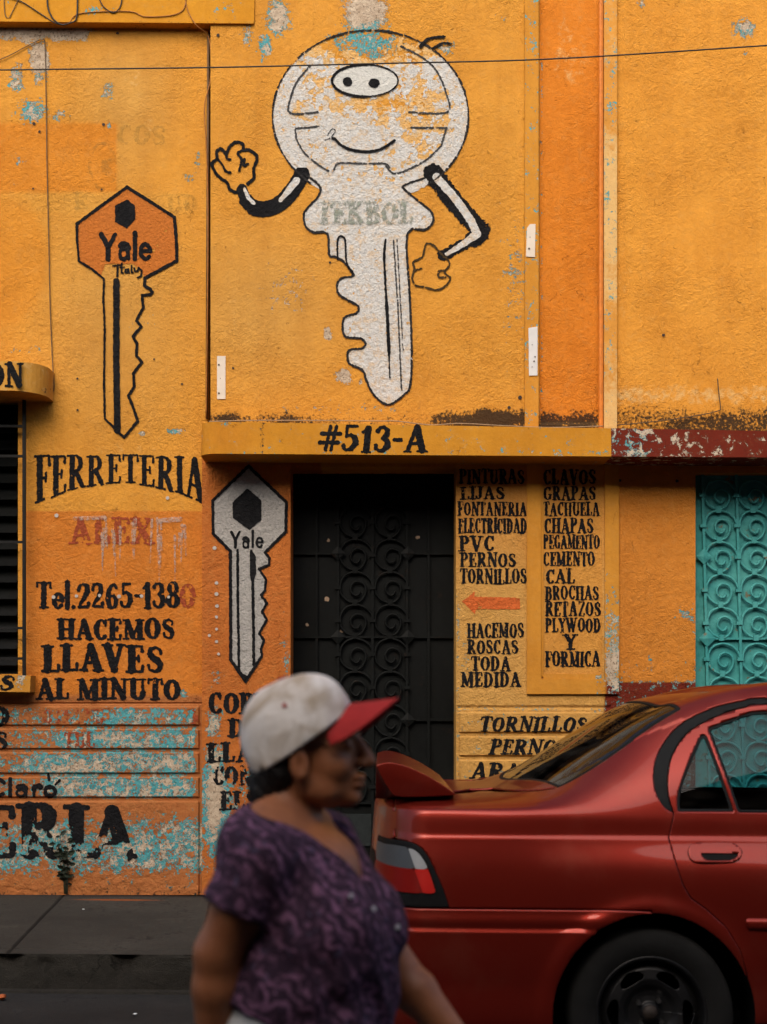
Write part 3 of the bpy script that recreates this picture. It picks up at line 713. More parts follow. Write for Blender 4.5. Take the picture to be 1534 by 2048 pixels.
# ================================================================== scroll doors
SPIRAL = smooth_pts([(1.14, 0.12), (0.98, 0.52), (0.58, 0.86), (0, 1.0), (-.56, .83), (-.86, .45), (-.94, 0), (-.86, -.45), (-.5, -.83), (0, -.98), (.38, -.85), (.62, -.5), (.70, -.1), (.55, .25), (.2, .40), (-.1, .3), (-.27, .02), (-.25, -.28), (0, -.5), (.22, -.45), (.34, -.22)], 4)
def scroll_door(parent, name, Y, panel, mat, bars, hbars, cols, rows, diamonds, R, mirror=False, extra=None, slope=0.0, ext=None):
    u0, v0, u1, v1 = panel
    b = MB(); b.pbox(u0, v0, u1, v1, Y, Y + 0.05)
    door = b.build(name, mat, parent); ROOT[door] = ROOT[parent]
    px = at(1, 1000, Y - 0.02)[0] - at(0, 1000, Y - 0.02)[0]
    rt = 2.5 * px
    base = ROOT[door]
    proto = None
    for ci, cu in enumerate(cols):
        for cv in rows:
            c = at(cu + slope * (cv - 1100), cv, Y - 0.022)
            if proto is None:
                mbx = MB(); mbx.tube([(x * R * px, 0, y * R * px) for x, y in SPIRAL], [rt] * (len(SPIRAL) - 1) + [rt * 0.7], 7)
                proto = mk('scroll', np.array(mbx.v), mbx.f, mat, None, True); o = proto
            else:
                o = proto.copy(); COL.objects.link(o)
            o.parent = door; o.location = c - base; ROOT[o] = base
            q = MB(); q.pbox(cu + slope * (cv - 1100) - 5, cv + R * 0.98 - 1 - 5, cu + slope * (cv - 1100) + 5, cv + R * 0.98 + 6, Y - 0.036, Y - 0.01); q.build('collar', mat, door)
    for (u, va, vb) in bars:
        q = MB(); a = at(u + slope * (va - 1100), va, Y - 0.02); c = at(u + slope * (vb - 1100), vb, Y - 0.02)
        q.add([(a[0] - rt, Y - 0.03, a[2]), (a[0] + rt, Y - 0.03, a[2]), (c[0] + rt, Y - 0.03, c[2]), (c[0] - rt, Y - 0.03, c[2]), (a[0] - rt, Y - 0.001, a[2]), (a[0] + rt, Y - 0.001, a[2]), (c[0] + rt, Y - 0.001, c[2]), (c[0] - rt, Y - 0.001, c[2])],
              [(0, 3, 2, 1), (1, 2, 6, 5), (0, 4, 7, 3), (4, 5, 6, 7), (0, 1, 5, 4), (3, 7, 6, 2)]); q.build('bar', mat, door)
        if extra and u in extra:
            for cv in rows:
                q = MB(); uu = u + slope * (cv - 1100); q.pbox(uu - 6, cv - 3, uu + 6, cv + 3.5, Y - 0.04, Y - 0.012); q.build('collar', mat, door)
    for (v, ua, ub) in hbars:
        q = MB(); q.pbox(ua, v - 2.2, ub, v + 2.2, Y - 0.026, Y - 0.002); q.build('bar', mat, door)
    for (u, v, s) in diamonds:
        q = MB(); P = [at(u, v - s, Y - 0.034), at(u - s, v, Y - 0.034), at(u, v + s, Y - 0.034), at(u + s, v, Y - 0.034)]
        Pb = [np.array((p[0], Y - 0.026, p[2])) for p in P]; ctr = at(u, v, Y - 0.044)
        q.add(P + Pb + [ctr], [(0, 1, 8), (1, 2, 8), (2, 3, 8), (3, 0, 8), (0, 4, 5, 1), (1, 5, 6, 2), (2, 6, 7, 3), (3, 7, 4, 0), (4, 7, 6, 5)]); q.build('diamond_plate', mat, door)
    return door

def m_door(name, col, light, dirt, rust=0.5):
    t = NT(name); a = t.noise(3.5, 5, 0.65); b = t.noise(26, 5, 0.7, off=3.0); r = t.noise(13, 6, 0.7, off=8.0)
    c = t.mix(t.mapr(a, 0.3, 0.7, 0, 1), col, light)
    c = t.mix(t.mapr(b, 0.45, 0.7, 0, 0.6), c, tuple(q * 0.7 for q in col))
    c = t.mix(t.math('MULTIPLY', t.step(r, 0.60, 0.66), rust), c, dirt)
    t.bump(b, 0.15, 0.004)
    return t.set(Base_Color=c, Roughness=0.55, Specular_IOR_Level=0.09)
M_DARK = m_door('charcoal_door_paint', (0.0032, 0.0037, 0.0037), (0.0065, 0.0076, 0.0076), (0.016, 0.009, 0.006), 0.5)
M_TEAL = m_door('turquoise_door_paint', alb(54, 138, 138), alb(86, 162, 158), alb(120, 84, 46), 0.75)
YD = W1 + 0.30
dd = scroll_door(MBL, 'door', YD, (572, 915, 920, 1772), M_DARK, [(633, 940, 1690), (676, 940, 1690), (745, 940, 1690), (814, 940, 1690), (857, 940, 1690)],
    [(1107, 588, 676), (1107, 814, 906), (1274, 588, 906), (1440, 588, 676), (1440, 814, 906), (1606, 588, 906)], [710, 780], [978, 1044, 1110, 1175, 1241, 1309, 1375, 1441, 1508, 1574],
    [(676, 1107, 15), (816, 1107, 15), (676, 1274, 15), (816, 1274, 15), (676, 1440, 15), (816, 1440, 15)], 31, extra=(676, 745, 814))
q = MB(); q.pbox(590, 1628, 905, 1692, YD - 0.012, YD); q.build('kick_panel', m_plain('grey_door_paint', (0.015, 0.019, 0.020), 0.5, var=0.25, spec=.2), dd)
chip = m_plain('bare_chip', alb(150, 126, 104), 0.8, var=0.2)
for (u, v, s) in ((657, 1080, 3), (835, 1074, 4), (654, 1198, 4.5), (614, 1249, 3), (684, 1261, 4)):
    R_ = Ras(u - 9, v - 9, u + 9, v + 9, 0.8); R_.d = np.hypot(R_.U - u, R_.V - v) - s; R_.rough(2.2, 4, int(u)); R_.build('paint_chip', chip, dd, YD - 0.002)
YTD = W1 + 0.10
scroll_door(RB, 'door', YTD, (1380, 930, 1650, 1772), M_TEAL, [(1408, 946, 1770), (1476, 946, 1770), (1544, 946, 1770), (1590, 946, 1770)],
    [(1277, 1412, 1600)], [1440, 1509], [990, 1051, 1114, 1180, 1246, 1318, 1385, 1450, 1515, 1580, 1646],
    [(1408, 1113, 16), (1415, 1277, 17), (1542, 1113, 16), (1549, 1277, 17)], 30, extra=(1408, 1476, 1544), slope=0.024)

# ================================================================== unseen row across the street, added to shut off the low sky
def opposite():
    th = thing('unseen_street_row', 'unseen grey plaster row of houses behind the viewer, added to block low sky', 'building', (0, -3.2, 0))
    mw = m_plain('grey_plaster', (0.10, 0.09, 0.075), 0.9, var=0.25, scale=1.2); mg = m_plain('dark_pane', (0.02, 0.022, 0.025), 0.15)
    md = m_plain('brown_door', (0.05, 0.03, 0.02), 0.6)
    b = MB(); b.box(-30, 30, -9, -3.2, 0, 7.4); b.box(-30, 30, -9, -2.9, 7.402, 7.65); b.box(-30, 30, -3.198, -2.6, 3.2, 3.35); b.box(-30, 30, -3.198, -1.0, -0.02, 0.16); b.build('wall', mw, th)
    for k in range(-8, 9):
        x = k * 3.4 + 0.9
        b = MB(); b.box(x - .55, x + .55, -3.199, -3.16, 4.1, 5.6); b.build('window', mg, th)
        b = MB(); b.box(x - .5, x + .5, -3.199, -3.15, 0.17, 2.35); b.build('door', md, th)
        b = MB(); b.box(x + 1.0, x + 2.2, -3.199, -3.16, 1.1, 2.35); b.build('window', mg, th)
opposite()

# ================================================================== sign lettering: brush strokes in a unit box
def glyphs(T=0.23, t=0.10, s=0.085):
    G = {}
    hs = s / 2
    def stem(x, y0=0.0, y1=1.0, w=T, a=1, b=1, e=0.16):
        pr = [([(x, y0 + w * 0.35), (x, y1 - w * 0.35)], w / 2)]
        if a: pr.append(([(x - w / 2 - e * 0.55, y0 + hs), (x + w / 2 + e * 0.55, y0 + hs)], hs))
        if b: pr.append(([(x - w / 2 - e * 0.55, y1 - hs), (x + w / 2 + e * 0.55, y1 - hs)], hs))
        return pr
    def bar(x0, x1, y, w=t, tick=0.0):
        pr = [([(x0, y), (x1, y)], w / 2)]
        if tick: pr.append(([(x1, y), (x1 + 0.02, y + tick)], [w / 2, w * 0.75]))
        return pr
    def arc(cx, cy, rx, ry, a0, a1, wt=T, wn=t, n=16):
        P = []; W = []
        for k in range(n + 1):
            a = math.radians(a0 + (a1 - a0) * k / n)
            P.append((cx + rx * math.cos(a), cy + ry * math.sin(a))); W.append((wn + (wt - wn) * abs(math.cos(a)) ** 1.4) / 2)
        return [(P, W)]
    def dg(x0, y0, x1, y1, w): return [([(x0, y0), (x1, y1)], w / 2)]
    def sf(x, y, w=0.34): return [([(x - w / 2, y), (x + w / 2, y)], hs)]
    h1 = 1 - hs
    G['I'] = (0.46, stem(.23)); G['L'] = (0.74, stem(.23) + bar(.2, .64, hs, s, .2)); G['H'] = (0.98, stem(.23) + stem(.75) + bar(.23, .75, .5))
    G['E'] = (0.76, stem(.23) + bar(.2, .64, hs, s, .18) + bar(.2, .62, h1, s, -.17) + bar(.2, .48, .52, t) + dg(.49, .43, .49, .62, t))
    G['F'] = (0.74, stem(.23) + bar(.2, .66, h1, s, -.19) + bar(.2, .5, .5, t) + dg(.51, .41, .51, .6, t))
    G['T'] = (0.80, stem(.40, b=0) + bar(.4, .72, h1, s, -.18) + bar(.4, .08, h1, s) + dg(.08, h1, .06, .80, t))
    G['A'] = (0.94, dg(.17, .06, .43, .95, t * 1.25) + dg(.45, .9, .74, .08, T) + bar(.27, .62, .33, t) + sf(.17, hs, .3) + sf(.74, hs, .38))
    G['M'] = (1.16, dg(.2, .05, .2, .95, t * 1.2) + dg(.26, .9, .55, .15, T * .95) + dg(.57, .15, .86, .9, t) + stem(.92, w=T) + sf(.2, hs, .3) + sf(.17, h1, .26))
    G['N'] = (0.96, dg(.2, .05, .2, .95, t * 1.2) + dg(.24, .92, .72, .08, T) + dg(.77, .05, .77, .95, t * 1.2) + sf(.2, hs, .3) + sf(.16, h1, .26) + sf(.77, h1, .3))
    G['V'] = (0.90, dg(.19, .93, .44, .08, T) + dg(.46, .05, .72, .95, t * 1.2) + sf(.17, h1, .36) + sf(.73, h1, .3))
    G['W'] = (1.30, dg(.18, .93, .40, .08, T) + dg(.41, .05, .62, .9, t * 1.2) + dg(.62, .93, .84, .08, T) + dg(.86, .05, 1.1, .95, t * 1.2) + sf(.17, h1, .34) + sf(1.12, h1, .3) + sf(.62, h1, .25))
    G['Y'] = (0.86, dg(.18, .93, .42, .5, T) + dg(.70, .95, .45, .5, t * 1.2) + stem(.43, 0, .55, b=0) + sf(.17, h1, .34) + sf(.71, h1, .28))
    G['X'] = (0.92, dg(.18, .93, .72, .07, T) + dg(.72, .95, .18, .05, t * 1.2) + sf(.17, h1, .34) + sf(.72, h1, .3) + sf(.18, hs, .3) + sf(.74, hs, .36))
    G['Z'] = (0.78, bar(.14, .64, h1, s) + bar(.14, .64, hs, s, .16) + dg(.62, .9, .16, .1, T * .8) + dg(.14, h1, .13, .8, t))
    G['U'] = (0.94, stem(.24, .32, 1, a=0) + arc(.48, .30, .24, .25, 180, 360, T, t) + dg(.72, .3, .72, .95, t * 1.2) + sf(.72, h1, .28))
    G['O'] = (0.90, arc(.45, .5, .28, .44, 0, 360, T, t, 28)); G['Q'] = G['O']
    G['C'] = (0.80, arc(.45, .5, .27, .44, 48, 312, T, t, 22) + dg(.66, .70, .67, .95, t))
    G['G'] = (0.88, arc(.45, .5, .27, .44, 48, 318, T, t, 22) + dg(.66, .70, .67, .95, t) + stem(.68, .05, .45, T * .8, a=0, e=.1))
    G['S'] = (0.74, [([(.60, .72), (.59, .85), (.42, .95), (.22, .88), (.17, .72), (.28, .57), (.48, .46), (.60, .30), (.55, .12), (.36, .05), (.18, .12), (.14, .28)], [.06, .05, .05, .08, .10, .115, .12, .11, .08, .05, .05, .06])])
    G['D'] = (0.90, stem(.23) + arc(.36, .5, .32, .455, -90, 90, T, s) + bar(.2, .36, h1, s) + bar(.2, .36, hs, s))
    G['P'] = (0.80, stem(.23) + arc(.38, .735, .24, .225, -90, 90, T * .95, s) + bar(.2, .38, h1, s) + bar(.2, .38, .51, s))
    G['R'] = (0.90, stem(.23) + arc(.38, .735, .24, .225, -90, 90, T * .95, s) + bar(.2, .38, h1, s) + bar(.2, .38, .51, s) + dg(.42, .5, .68, .1, T * .95) + bar(.68, .82, hs, s))
    G['B'] = (0.84, stem(.23) + arc(.38, .745, .21, .215, -90, 90, T * .9, s) + arc(.40, .28, .25, .24, -90, 90, T * .95, s) + bar(.2, .38, h1, s) + bar(.2, .4, .52, s) + bar(.2, .4, hs, s))
    G['J'] = (0.58, stem(.36, .22, 1, a=0) + [([(.36, .25), (.32, .1), (.2, .04), (.08, .1), (.08, .22)], [.11, .08, .05, .06, .08])])
    G['1'] = (0.50, stem(.28, b=0, w=T * .95, e=.1) + dg(.24, .93, .08, .78, t))
    G['2'] = (0.72, [([(.12, .72), (.16, .88), (.34, .95), (.53, .86), (.55, .66), (.40, .42), (.22, .22), (.14, .08)], [.08, .06, .05, .09, .11, .09, .06, .05])] + bar(.12, .6, .06, s * 1.3, .14))
    G['3'] = (0.70, [([(.12, .80), (.2, .92), (.36, .95), (.5, .84), (.5, .66), (.34, .54)], [.08, .06, .05, .09, .1, .05]), ([(.34, .54), (.52, .44), (.56, .25), (.44, .09), (.26, .05), (.12, .14), (.11, .24)], [.05, .1, .115, .08, .05, .06, .08])])
    G['5'] = (0.70, bar(.2, .56, .93, .11) + dg(.2, .93, .19, .55, t) + [([(.19, .56), (.36, .62), (.53, .5), (.56, .3), (.44, .1), (.26, .05), (.12, .13), (.11, .22)], [.05, .06, .1, .115, .08, .05, .06, .08])])
    G['6'] = (0.74, [([(.58, .82), (.48, .94), (.32, .88), (.2, .65), (.17, .38), (.24, .12), (.38, .05), (.54, .14), (.57, .34), (.46, .5), (.32, .5), (.2, .36)], [.07, .05, .07, .1, .12, .1, .05, .08, .1, .06, .05, .06])])
    G['8'] = (0.72, arc(.36, .74, .18, .21, 0, 360, T * .8, t, 20) + arc(.36, .28, .22, .23, 0, 360, T, t, 20))
    G['0'] = (0.72, arc(.36, .5, .22, .44, 0, 360, T, t, 24))
    G['#'] = (0.90, dg(.34, .05, .46, .95, t * 1.1) + dg(.56, .05, .68, .95, t * 1.1) + bar(.14, .86, .66, t * 1.3) + bar(.1, .82, .34, t * 1.3))
    G['-'] = (0.44, bar(.1, .34, .46, .13)); G['.'] = (0.28, [([(.13, .07), (.14, .07)], .085)]); G[' '] = (0.36, []); G["'"] = (0.2, [([(.1, .95), (.08, .78)], .05)])
    G['K'] = (0.90, stem(.23) + dg(.66, .95, .3, .45, t * 1.2) + dg(.38, .55, .7, .07, T * .95) + sf(.70, h1, .28) + sf(.74, hs, .3))
    # lower case and plain letters
    G['e'] = (0.62, arc(.32, .31, .20, .27, 0, 320, T * .9, t, 20) + bar(.14, .5, .33, t)); G['l'] = (0.34, [([(.17, .05), (.17, 1.0)], T / 2.2)])
    G['a'] = (0.60, arc(.28, .23, .17, .19, 0, 360, T * .7, t, 18) + dg(.47, .05, .47, .45, T * .8) + arc(.29, .44, .18, .17, 0, 140, t * 1.4, t * 1.4, 10)); G['r'] = (0.48, dg(.17, .05, .17, .6, T * .8) + arc(.33, .42, .16, .18, 40, 180, t * 1.5, t * 1.5, 8))
    G['o'] = (0.62, arc(.31, .31, .20, .26, 0, 360, T * .85, t * 1.4, 20)); G['t'] = (.44, dg(.2, .08, .2, .8, t * 1.6) + bar(.05, .38, .6, t)); G['y'] = (.6, dg(.12, .58, .3, .1, t * 1.5) + dg(.48, .6, .22, -.3, t * 1.5))
    return G
SLAB = glyphs(); FAT = glyphs(0.27, 0.11, 0.09)
SANS = glyphs(0.15, 0.13, 0.0)
SANS['Y'] = (0.80, [([(.12, .95), (.40, .48)], .085), ([(.68, .95), (.40, .48)], .07), ([(.40, .5), (.40, .05)], .085)])
SANS['l'] = (0.30, [([(.15, .05), (.15, .98)], .075)])
SANS['C'] = (.7, [([(.60, .78), (.45, .92), (.26, .85), (.15, .62), (.14, .38), (.25, .13), (.45, .06), (.60, .18)], .075)])

def text_pts(txt, box, G, shear=0.0, warp=None, seed=1, jit=0.012, track=0.0):
    rng = random.Random(seed)
    u0, v0, u1, v1 = box; tot = sum(G[c][0] + track for c in txt) - track
    sx = (u1 - u0) / tot; sy = v1 - v0; wsc = 0.42 * min(sx, sy * 1.1) + 0.58 * sy if sx < sy else 0.75 * sx + 0.25 * sy
    wsc = min(wsc, 0.62 * sx + 0.38 * sy)
    x = 0; out = []
    for c in txt:
        w, prims = G[c]; dy = rng.uniform(-.03, .03); sc = 1 + rng.uniform(-.03, .03); lean = rng.uniform(-.02, .02)
        for pts, hw in prims:
            P = []
            for px, py in pts:
                px += rng.uniform(-jit, jit); py = py * sc + dy + rng.uniform(-jit, jit)
                uu = u0 + (x + px + (shear + lean) * py) * sx
                if warp is None: vv = v1 - py * sy
                else: top, bot = warp(uu); vv = bot - py * (bot - top)
                P.append((uu, vv))
            k = wsc
            if warp is not None: k = 0.45 * sx + 0.3 * (warp(P[0][0])[1] - warp(P[0][0])[0])
            H = [q * k for q in hw] if isinstance(hw, list) else hw * k
            out.append((P, H))
        x += w + track
    return out

def lettering(txt, box, parent, Y, G=SLAB, mat=None, shear=0.0, warp=None, rough=1.2, wear=0.30, seed=None, wearf=None, step=0.8, track=0.0, weight=1.12, name='lettering', cell=7):
    seed = seed or (len(txt) * 37 + int(box[0] + box[1] * 3)) % 9973
    R = Ras(box[0] - 12, box[1] - 12, box[2] + 14, box[3] + 16, step)
    for P, H in text_pts(txt, box, G, shear, warp, seed, track=track):
        H = [h * weight for h in H] if isinstance(H, list) else H * weight
        R.line(P, H)
    R.rough(rough, 3.2, seed + 1)
    R.wear(wear, cell, seed + 2, 9, 4, wearf)
    return R.build(name, mat or M_BLACK, parent, Y)

wl = lambda u, v: left_Y(u, v) - PROUD * 1.5
wm = lambda u, v: mid_Y(u, v) - PROUD * 1.5
wm2 = lambda u, v: mid_Y(u, v) - PROUD * 3
# ---- left wall lettering
def fer(u):
    k = ((u - 240) / 168) ** 2
    return 909 + 2 * k, 968 + 44 * k
lettering('FERRETERIA', (70, 908, 410, 1010), LB, wl, warp=fer, wear=0.28)
lettering('ALEX', (138, 1034, 308, 1087), LB, wl, mat=M_RUST, wear=0.13, rough=1.2)
lettering('Tel.2265-138', (72, 1164, 360, 1217), LB, wl, wear=0.27, G=SLAB)
lettering('0', (358, 1168, 392, 1218), LB, wl, mat=M_RUST, wear=0.08, rough=1.5)
lettering('HACEMOS', (114, 1237, 350, 1279), LB, wl, G=FAT, wear=0.28)
lettering('LLAVES', (84, 1289, 328, 1344), LB, wl, G=FAT, wear=0.28)
lettering('AL MINUTO', (72, 1357, 362, 1399), LB, wl, G=FAT, wear=0.28)
lettering('O', (-26, 1414, 20, 1453), LB, wl, G=FAT, wear=0.2); lettering('S', (-12, 1464, 17, 1500), LB, wl, G=FAT, wear=0.2)
lettering('TUL', (128, 1464, 190, 1496), LB, wl, mat=M_RUST, wear=0.06, rough=1.2)
lettering('OTESTU', (84, 1418, 210, 1446), LB, wl, mat=M_RUST, wear=-0.02, rough=1.2); lettering('I', (380, 1420, 402, 1448), LB, wl, mat=M_RUST, wear=0.0, rough=1.2)
lettering('Claro', (-24, 1558, 116, 1594), LB, wl, G=SANS, wear=0.30, weight=1.15)
R = Ras(90, 1540, 130, 1575, 0.8); R.line([(97, 1549), (98, 1560)], 2.8).line([(119, 1561), (111, 1569)], [3, 2]); R.rough(.8, 3, 4); R.build('lettering', M_BLACK, LB, wl)
lettering('ERIA', (-42, 1612, 272, 1716), LB, wl, G=FAT, wear=0.30, cell=16, wearf=lambda u, v: 0.62 * ramp(v, 1632, 1690) * (0.6 + 1.2 * vn(u, v, 40, 77, 2)), seed=5)
lettering('S', (-6, 1351, 26, 1381), LB, W0 - 0.13 - PROUD, G=FAT, shear=0.2, wear=0.4)
lettering('ON', (-26, 727, 48, 774), LB, YA - PROUD, G=FAT, wear=0.28)
# ghosts of an older sign
lettering('COS', (232, 250, 332, 290), LB, wl, mat=M_GHOST, wear=0.25); lettering('R', (146, 383, 178, 416), LB, wl, mat=M_GHOST, wear=0.25); lettering('UD', (332, 388, 398, 426), LB, wl, mat=M_GHOST, wear=0.25)
R = Ras(160, 270, 270, 390); R.line(smooth_pts([(205 + 26 * math.cos(a), 332 + 46 * math.sin(a)) for a in np.linspace(0, 6.283, 13)], 3), 3).poly([(203, 318), (228, 316), (226, 342), (214, 352), (203, 344)]); R.rough(1.5, 5, 4).wear(0.12, 14, 8); R.build('ghost_emblem', M_GHOST, LB, wl)
# ---- white runs of paint by the faded name
rng = random.Random(3); M_RUN = m_paint('thin_lilac_wash', alb(196, 168, 150), 0.2, alpha=0.62)
RUNS = []
for k in range(20):
    u = rng.uniform(200, 370); v = rng.uniform(1034, 1072); RUNS.append(([(u, v), (u + rng.uniform(-4, 4), v + rng.uniform(25, 95))], [rng.uniform(1.8, 4.5), .7]))
RUNS += [([(150, 1037), (210, 1035)], 4), ([(318, 1042), (360, 1038)], 5)]
for n_, (pts, w) in enumerate(RUNS):
    xs_ = [q[0] for q in pts]; ys_ = [q[1] for q in pts]; R = Ras(min(xs_) - 10, min(ys_) - 10, max(xs_) + 10, max(ys_) + 10, 1.0); R.line(pts, w); R.rough(1.0, 4, 3 + n_)
    R.build('paint_run', M_RUN, LB, lambda u, v, n_=n_: left_Y(u, v) - PROUD * (2.4 + 0.05 * n_))
# ---- pilaster
lettering('COPIA', (416, 1386, 560, 1428), MBL, wm, G=FAT, wear=0.28); lettering('DE', (455, 1439, 524, 1474), MBL, wm, G=FAT, wear=0.3)
lettering('LLAVES', (414, 1486, 600, 1524), MBL, wm, G=FAT, wear=0.24)
lettering('CON G', (424, 1532, 545, 1570), MBL, wm, G=FAT, wear=0.14, cell=14); lettering('ELS T', (440, 1582, 556, 1620), MBL, wm, G=FAT, wear=0.12, cell=14)
# ---- product lists
for t_, u0, v0, u1, v1 in (('PINTURAS', 918, 938, 1049, 968), ('LIJAS', 920, 973, 1010, 999), ('FONTANERIA', 915, 1004, 1054, 1032), ('ELECTRICIDAD', 916, 1036, 1054, 1067),
        ('PVC', 917, 1072, 990, 1102), ('PERNOS', 919, 1105, 1032, 1134), ('TORNILLOS', 920, 1137, 1054, 1168), ('HACEMOS', 934, 1246, 1048, 1276), ('ROSCAS', 934, 1279, 1037, 1308),
        ('TODA', 942, 1312, 1022, 1342), ('MEDIDA', 921, 1344, 1042, 1374),
        ('CLAVOS', 1086, 938, 1192, 969), ('GRAPAS', 1086, 973, 1192, 1001), ('TACHUELA', 1086, 1004, 1200, 1032), ('CHAPAS', 1088, 1036, 1187, 1067), ('PEGAMENTO', 1086, 1069, 1200, 1098),
        ('CEMENTO', 1086, 1103, 1190, 1132), ('CAL', 1091, 1137, 1150, 1167), ('BROCHAS', 1090, 1171, 1198, 1200), ('RETAZOS', 1090, 1203, 1202, 1233), ('PLYWOOD', 1090, 1236, 1202, 1265),
        ('Y', 1126, 1268, 1156, 1299), ('FORMICA', 1090, 1302, 1201, 1334)):
    lettering(t_, (u0, v0, u1, v1), MBL, wm, wear=0.29, step=0.7, rough=1.0, weight=1.10)
lettering('TORNILLOS', (956, 1434, 1172, 1464), MBL, wm, shear=0.22, wear=0.28, step=0.7, rough=1.0, weight=1.14); lettering('PERNOS', (976, 1479, 1134, 1509), MBL, wm, shear=0.22, wear=0.28, step=0.7, rough=1.0, weight=1.14)
lettering('ARA', (938, 1526, 1040, 1558), MBL, wm, shear=0.22, wear=0.28, step=0.7, rough=1.0, weight=1.14)
R = Ras(915, 1175, 1050, 1235); R.poly([(924, 1203), (949, 1184), (949, 1193), (1040, 1196), (1040, 1219), (950, 1218), (950, 1228)]); R.rough(1.4, 5, 9).wear(0.24, 8, 3); R.build('painted_arrow', M_ARROW, MBL, wm)
lettering('#513-A', (632, 850, 854, 904), MBL, YL - PROUD, shear=0.12, wear=0.33, G=glyphs(0.24, 0.11, 0.07), track=0.03)

# ================================================================== painted keys
def scale_pts(P, k, u0, v0): return [(x / k + u0, y / k + v0) for x, y in P]
# orange key on the left wall
OK = scale_pts([(885, 118), (1215, 328), (1228, 470), (1234, 632), (1010, 752), (1008, 808), (1048, 832), (1062, 852), (1045, 868), (990, 874), (1000, 960), (950, 1050), (985, 1090), (925, 1160), (955, 1210), (950, 1295), (990, 1340), (930, 1415), (935, 1510), (895, 1575), (930, 1660), (960, 1750), (865, 1865), (730, 1735), (725, 1500), (730, 1110), (720, 900), (725, 760), (640, 690), (550, 635), (538, 500), (535, 375)], 3.486, 0, 340)
hexp = scale_pts([(885, 120), (1215, 328), (1230, 632), (1010, 752), (985, 700), (930, 655), (730, 655), (705, 740), (550, 635), (535, 375)], 3.486, 0, 340)
R = Ras(140, 360, 370, 570); R.poly(hexp).rough(1.5, 6, 3).wear(0.30, 16, 4); kf = R.build('painted_key', M_ORANGE, LB, wl); ROOT[kf] = ROOT[LB]
wl2 = lambda u, v: left_Y(u, v) - PROUD * 3
R = Ras(140, 360, 370, 890, 0.9)
Wd = [3.3] * 8 + [2.9] * 15 + [2.2] * 5 + [2.4] * 3 + [3.2, 3.2]
R.line(OK + OK[:1], Wd); R.line(scale_pts([(812, 775), (810, 1300), (818, 1815)], 3.486, 0, 340), 6.6)
R.poly(scale_pts([(885, 205), (940, 245), (945, 340), (885, 408), (803, 360), (801, 250)], 3.486, 0, 340))
R.rough(1.0, 3.5, 11).wear(0.36, 7, 12, 9); R.build('key_outline', M_BLACK, kf, wl2)
lettering('Yale', (197, 466, 305, 521), kf, wl2, G=SANS, weight=1.25, wear=0.4)
R = Ras(220, 525, 292, 560, 0.6)
for st, w in (([(786, 668), (850, 662)], 1.6), ([(820, 665), (818, 740)], 2.2), ([(850, 650), (846, 715), (858, 718)], 1.8), ([(838, 680), (866, 676)], 1.3), ([(893, 690), (875, 694), (872, 714), (890, 712), (896, 690), (900, 716)], 1.8), ([(918, 668), (916, 712), (926, 714)], 1.9), ([(936, 685), (940, 706), (958, 704), (966, 680)], 1.9), ([(966, 682), (988, 700), (984, 738), (960, 750)], 2.0)):
    R.line(scale_pts(st, 3.486, 0, 340), w)
R.rough(.5, 3, 4); R.build('lettering', M_BLACK, kf, wl2)
# silver key on the pilaster
SK = scale_pts([(1270, 185), (1465, 370), (1462, 520), (1355, 625), (1378, 655), (1375, 690), (1325, 710), (1360, 765), (1355, 820), (1335, 845), (1365, 885), (1340, 930), (1365, 970), (1325, 1040), (1350, 1075), (1335, 1115), (1340, 1155), (1255, 1285), (1180, 1175), (1178, 620), (1090, 530), (1088, 360)], 2.557, 0, 860)
R = Ras(415, 915, 590, 1375); R.poly(SK).rough(1, 5, 3).wear(0.36, 9, 8); sk = R.build('painted_key', M_SILVER, MBL, wm); ROOT[sk] = ROOT[MBL]
R = Ras(415, 915, 590, 1375, 0.9); R.line(SK + SK[:1], [3.2] * 3 + [2.6] * 14 + [3.4] * 3 + [3.0] * 3)
R.line(scale_pts([(1215, 615), (1217, 900), (1222, 1225)], 2.557, 0, 860), 2.6).line(scale_pts([(1292, 770), (1296, 1000), (1298, 1200)], 2.557, 0, 860), 3.0)
R.poly(scale_pts([(1278, 610), (1290, 612), (1308, 645), (1310, 735), (1288, 790), (1278, 740)], 2.557, 0, 860)); R.poly(scale_pts([(1228, 1225), (1255, 1284), (1300, 1205), (1285, 1240), (1262, 1255), (1240, 1245)], 2.557, 0, 860))
R.poly(scale_pts([(1265, 298), (1337, 360), (1337, 460), (1275, 512), (1192, 450), (1188, 370)], 2.557, 0, 860)); R.rough(1.1, 3.5, 21).wear(0.36, 7, 22, 9); R.build('key_outline', M_BLACK, sk, wm2)
lettering('Yale', (459, 1061, 528, 1096), sk, wm2, G=SANS, weight=1.1, wear=0.42, step=0.7, rough=0.6)

# ================================================================== the smiling key
Z2 = 2.557
def z2(P): return scale_pts(P, Z2, 400, 0)
def z3(P): return scale_pts(P, Z2, 400, 300)
head = [(741 + 196 * math.cos(a) * (1 + 0.01 * math.sin(3 * a)), 231 + 171 * math.sin(a)) for a in np.linspace(0, 2 * math.pi, 60)[:-1]]
bodyp = smooth_pts(z3([(470, 60), (540, 125), (612, 185), (606, 235), (560, 285), (530, 330), (540, 390), (580, 420), (652, 428), (660, 535), (690, 545), (735, 572), (785, 640), (725, 655), (700, 690), (712, 740), (770, 775), (810, 800), (800, 835), (735, 860), (740, 952), (820, 962), (846, 990), (828, 1015), (760, 1025), (762, 1090), (830, 1125), (850, 1175), (880, 1240), (930, 1290), (975, 1300), (1040, 1255), (1076, 1200), (1083, 1000), (1070, 700), (1060, 428), (1150, 408), (1190, 372), (1190, 330), (1160, 295), (1060, 215), (1042, 182), (1145, 145), (1220, 90)]), 3)
R = Ras(535, 50, 950, 815)
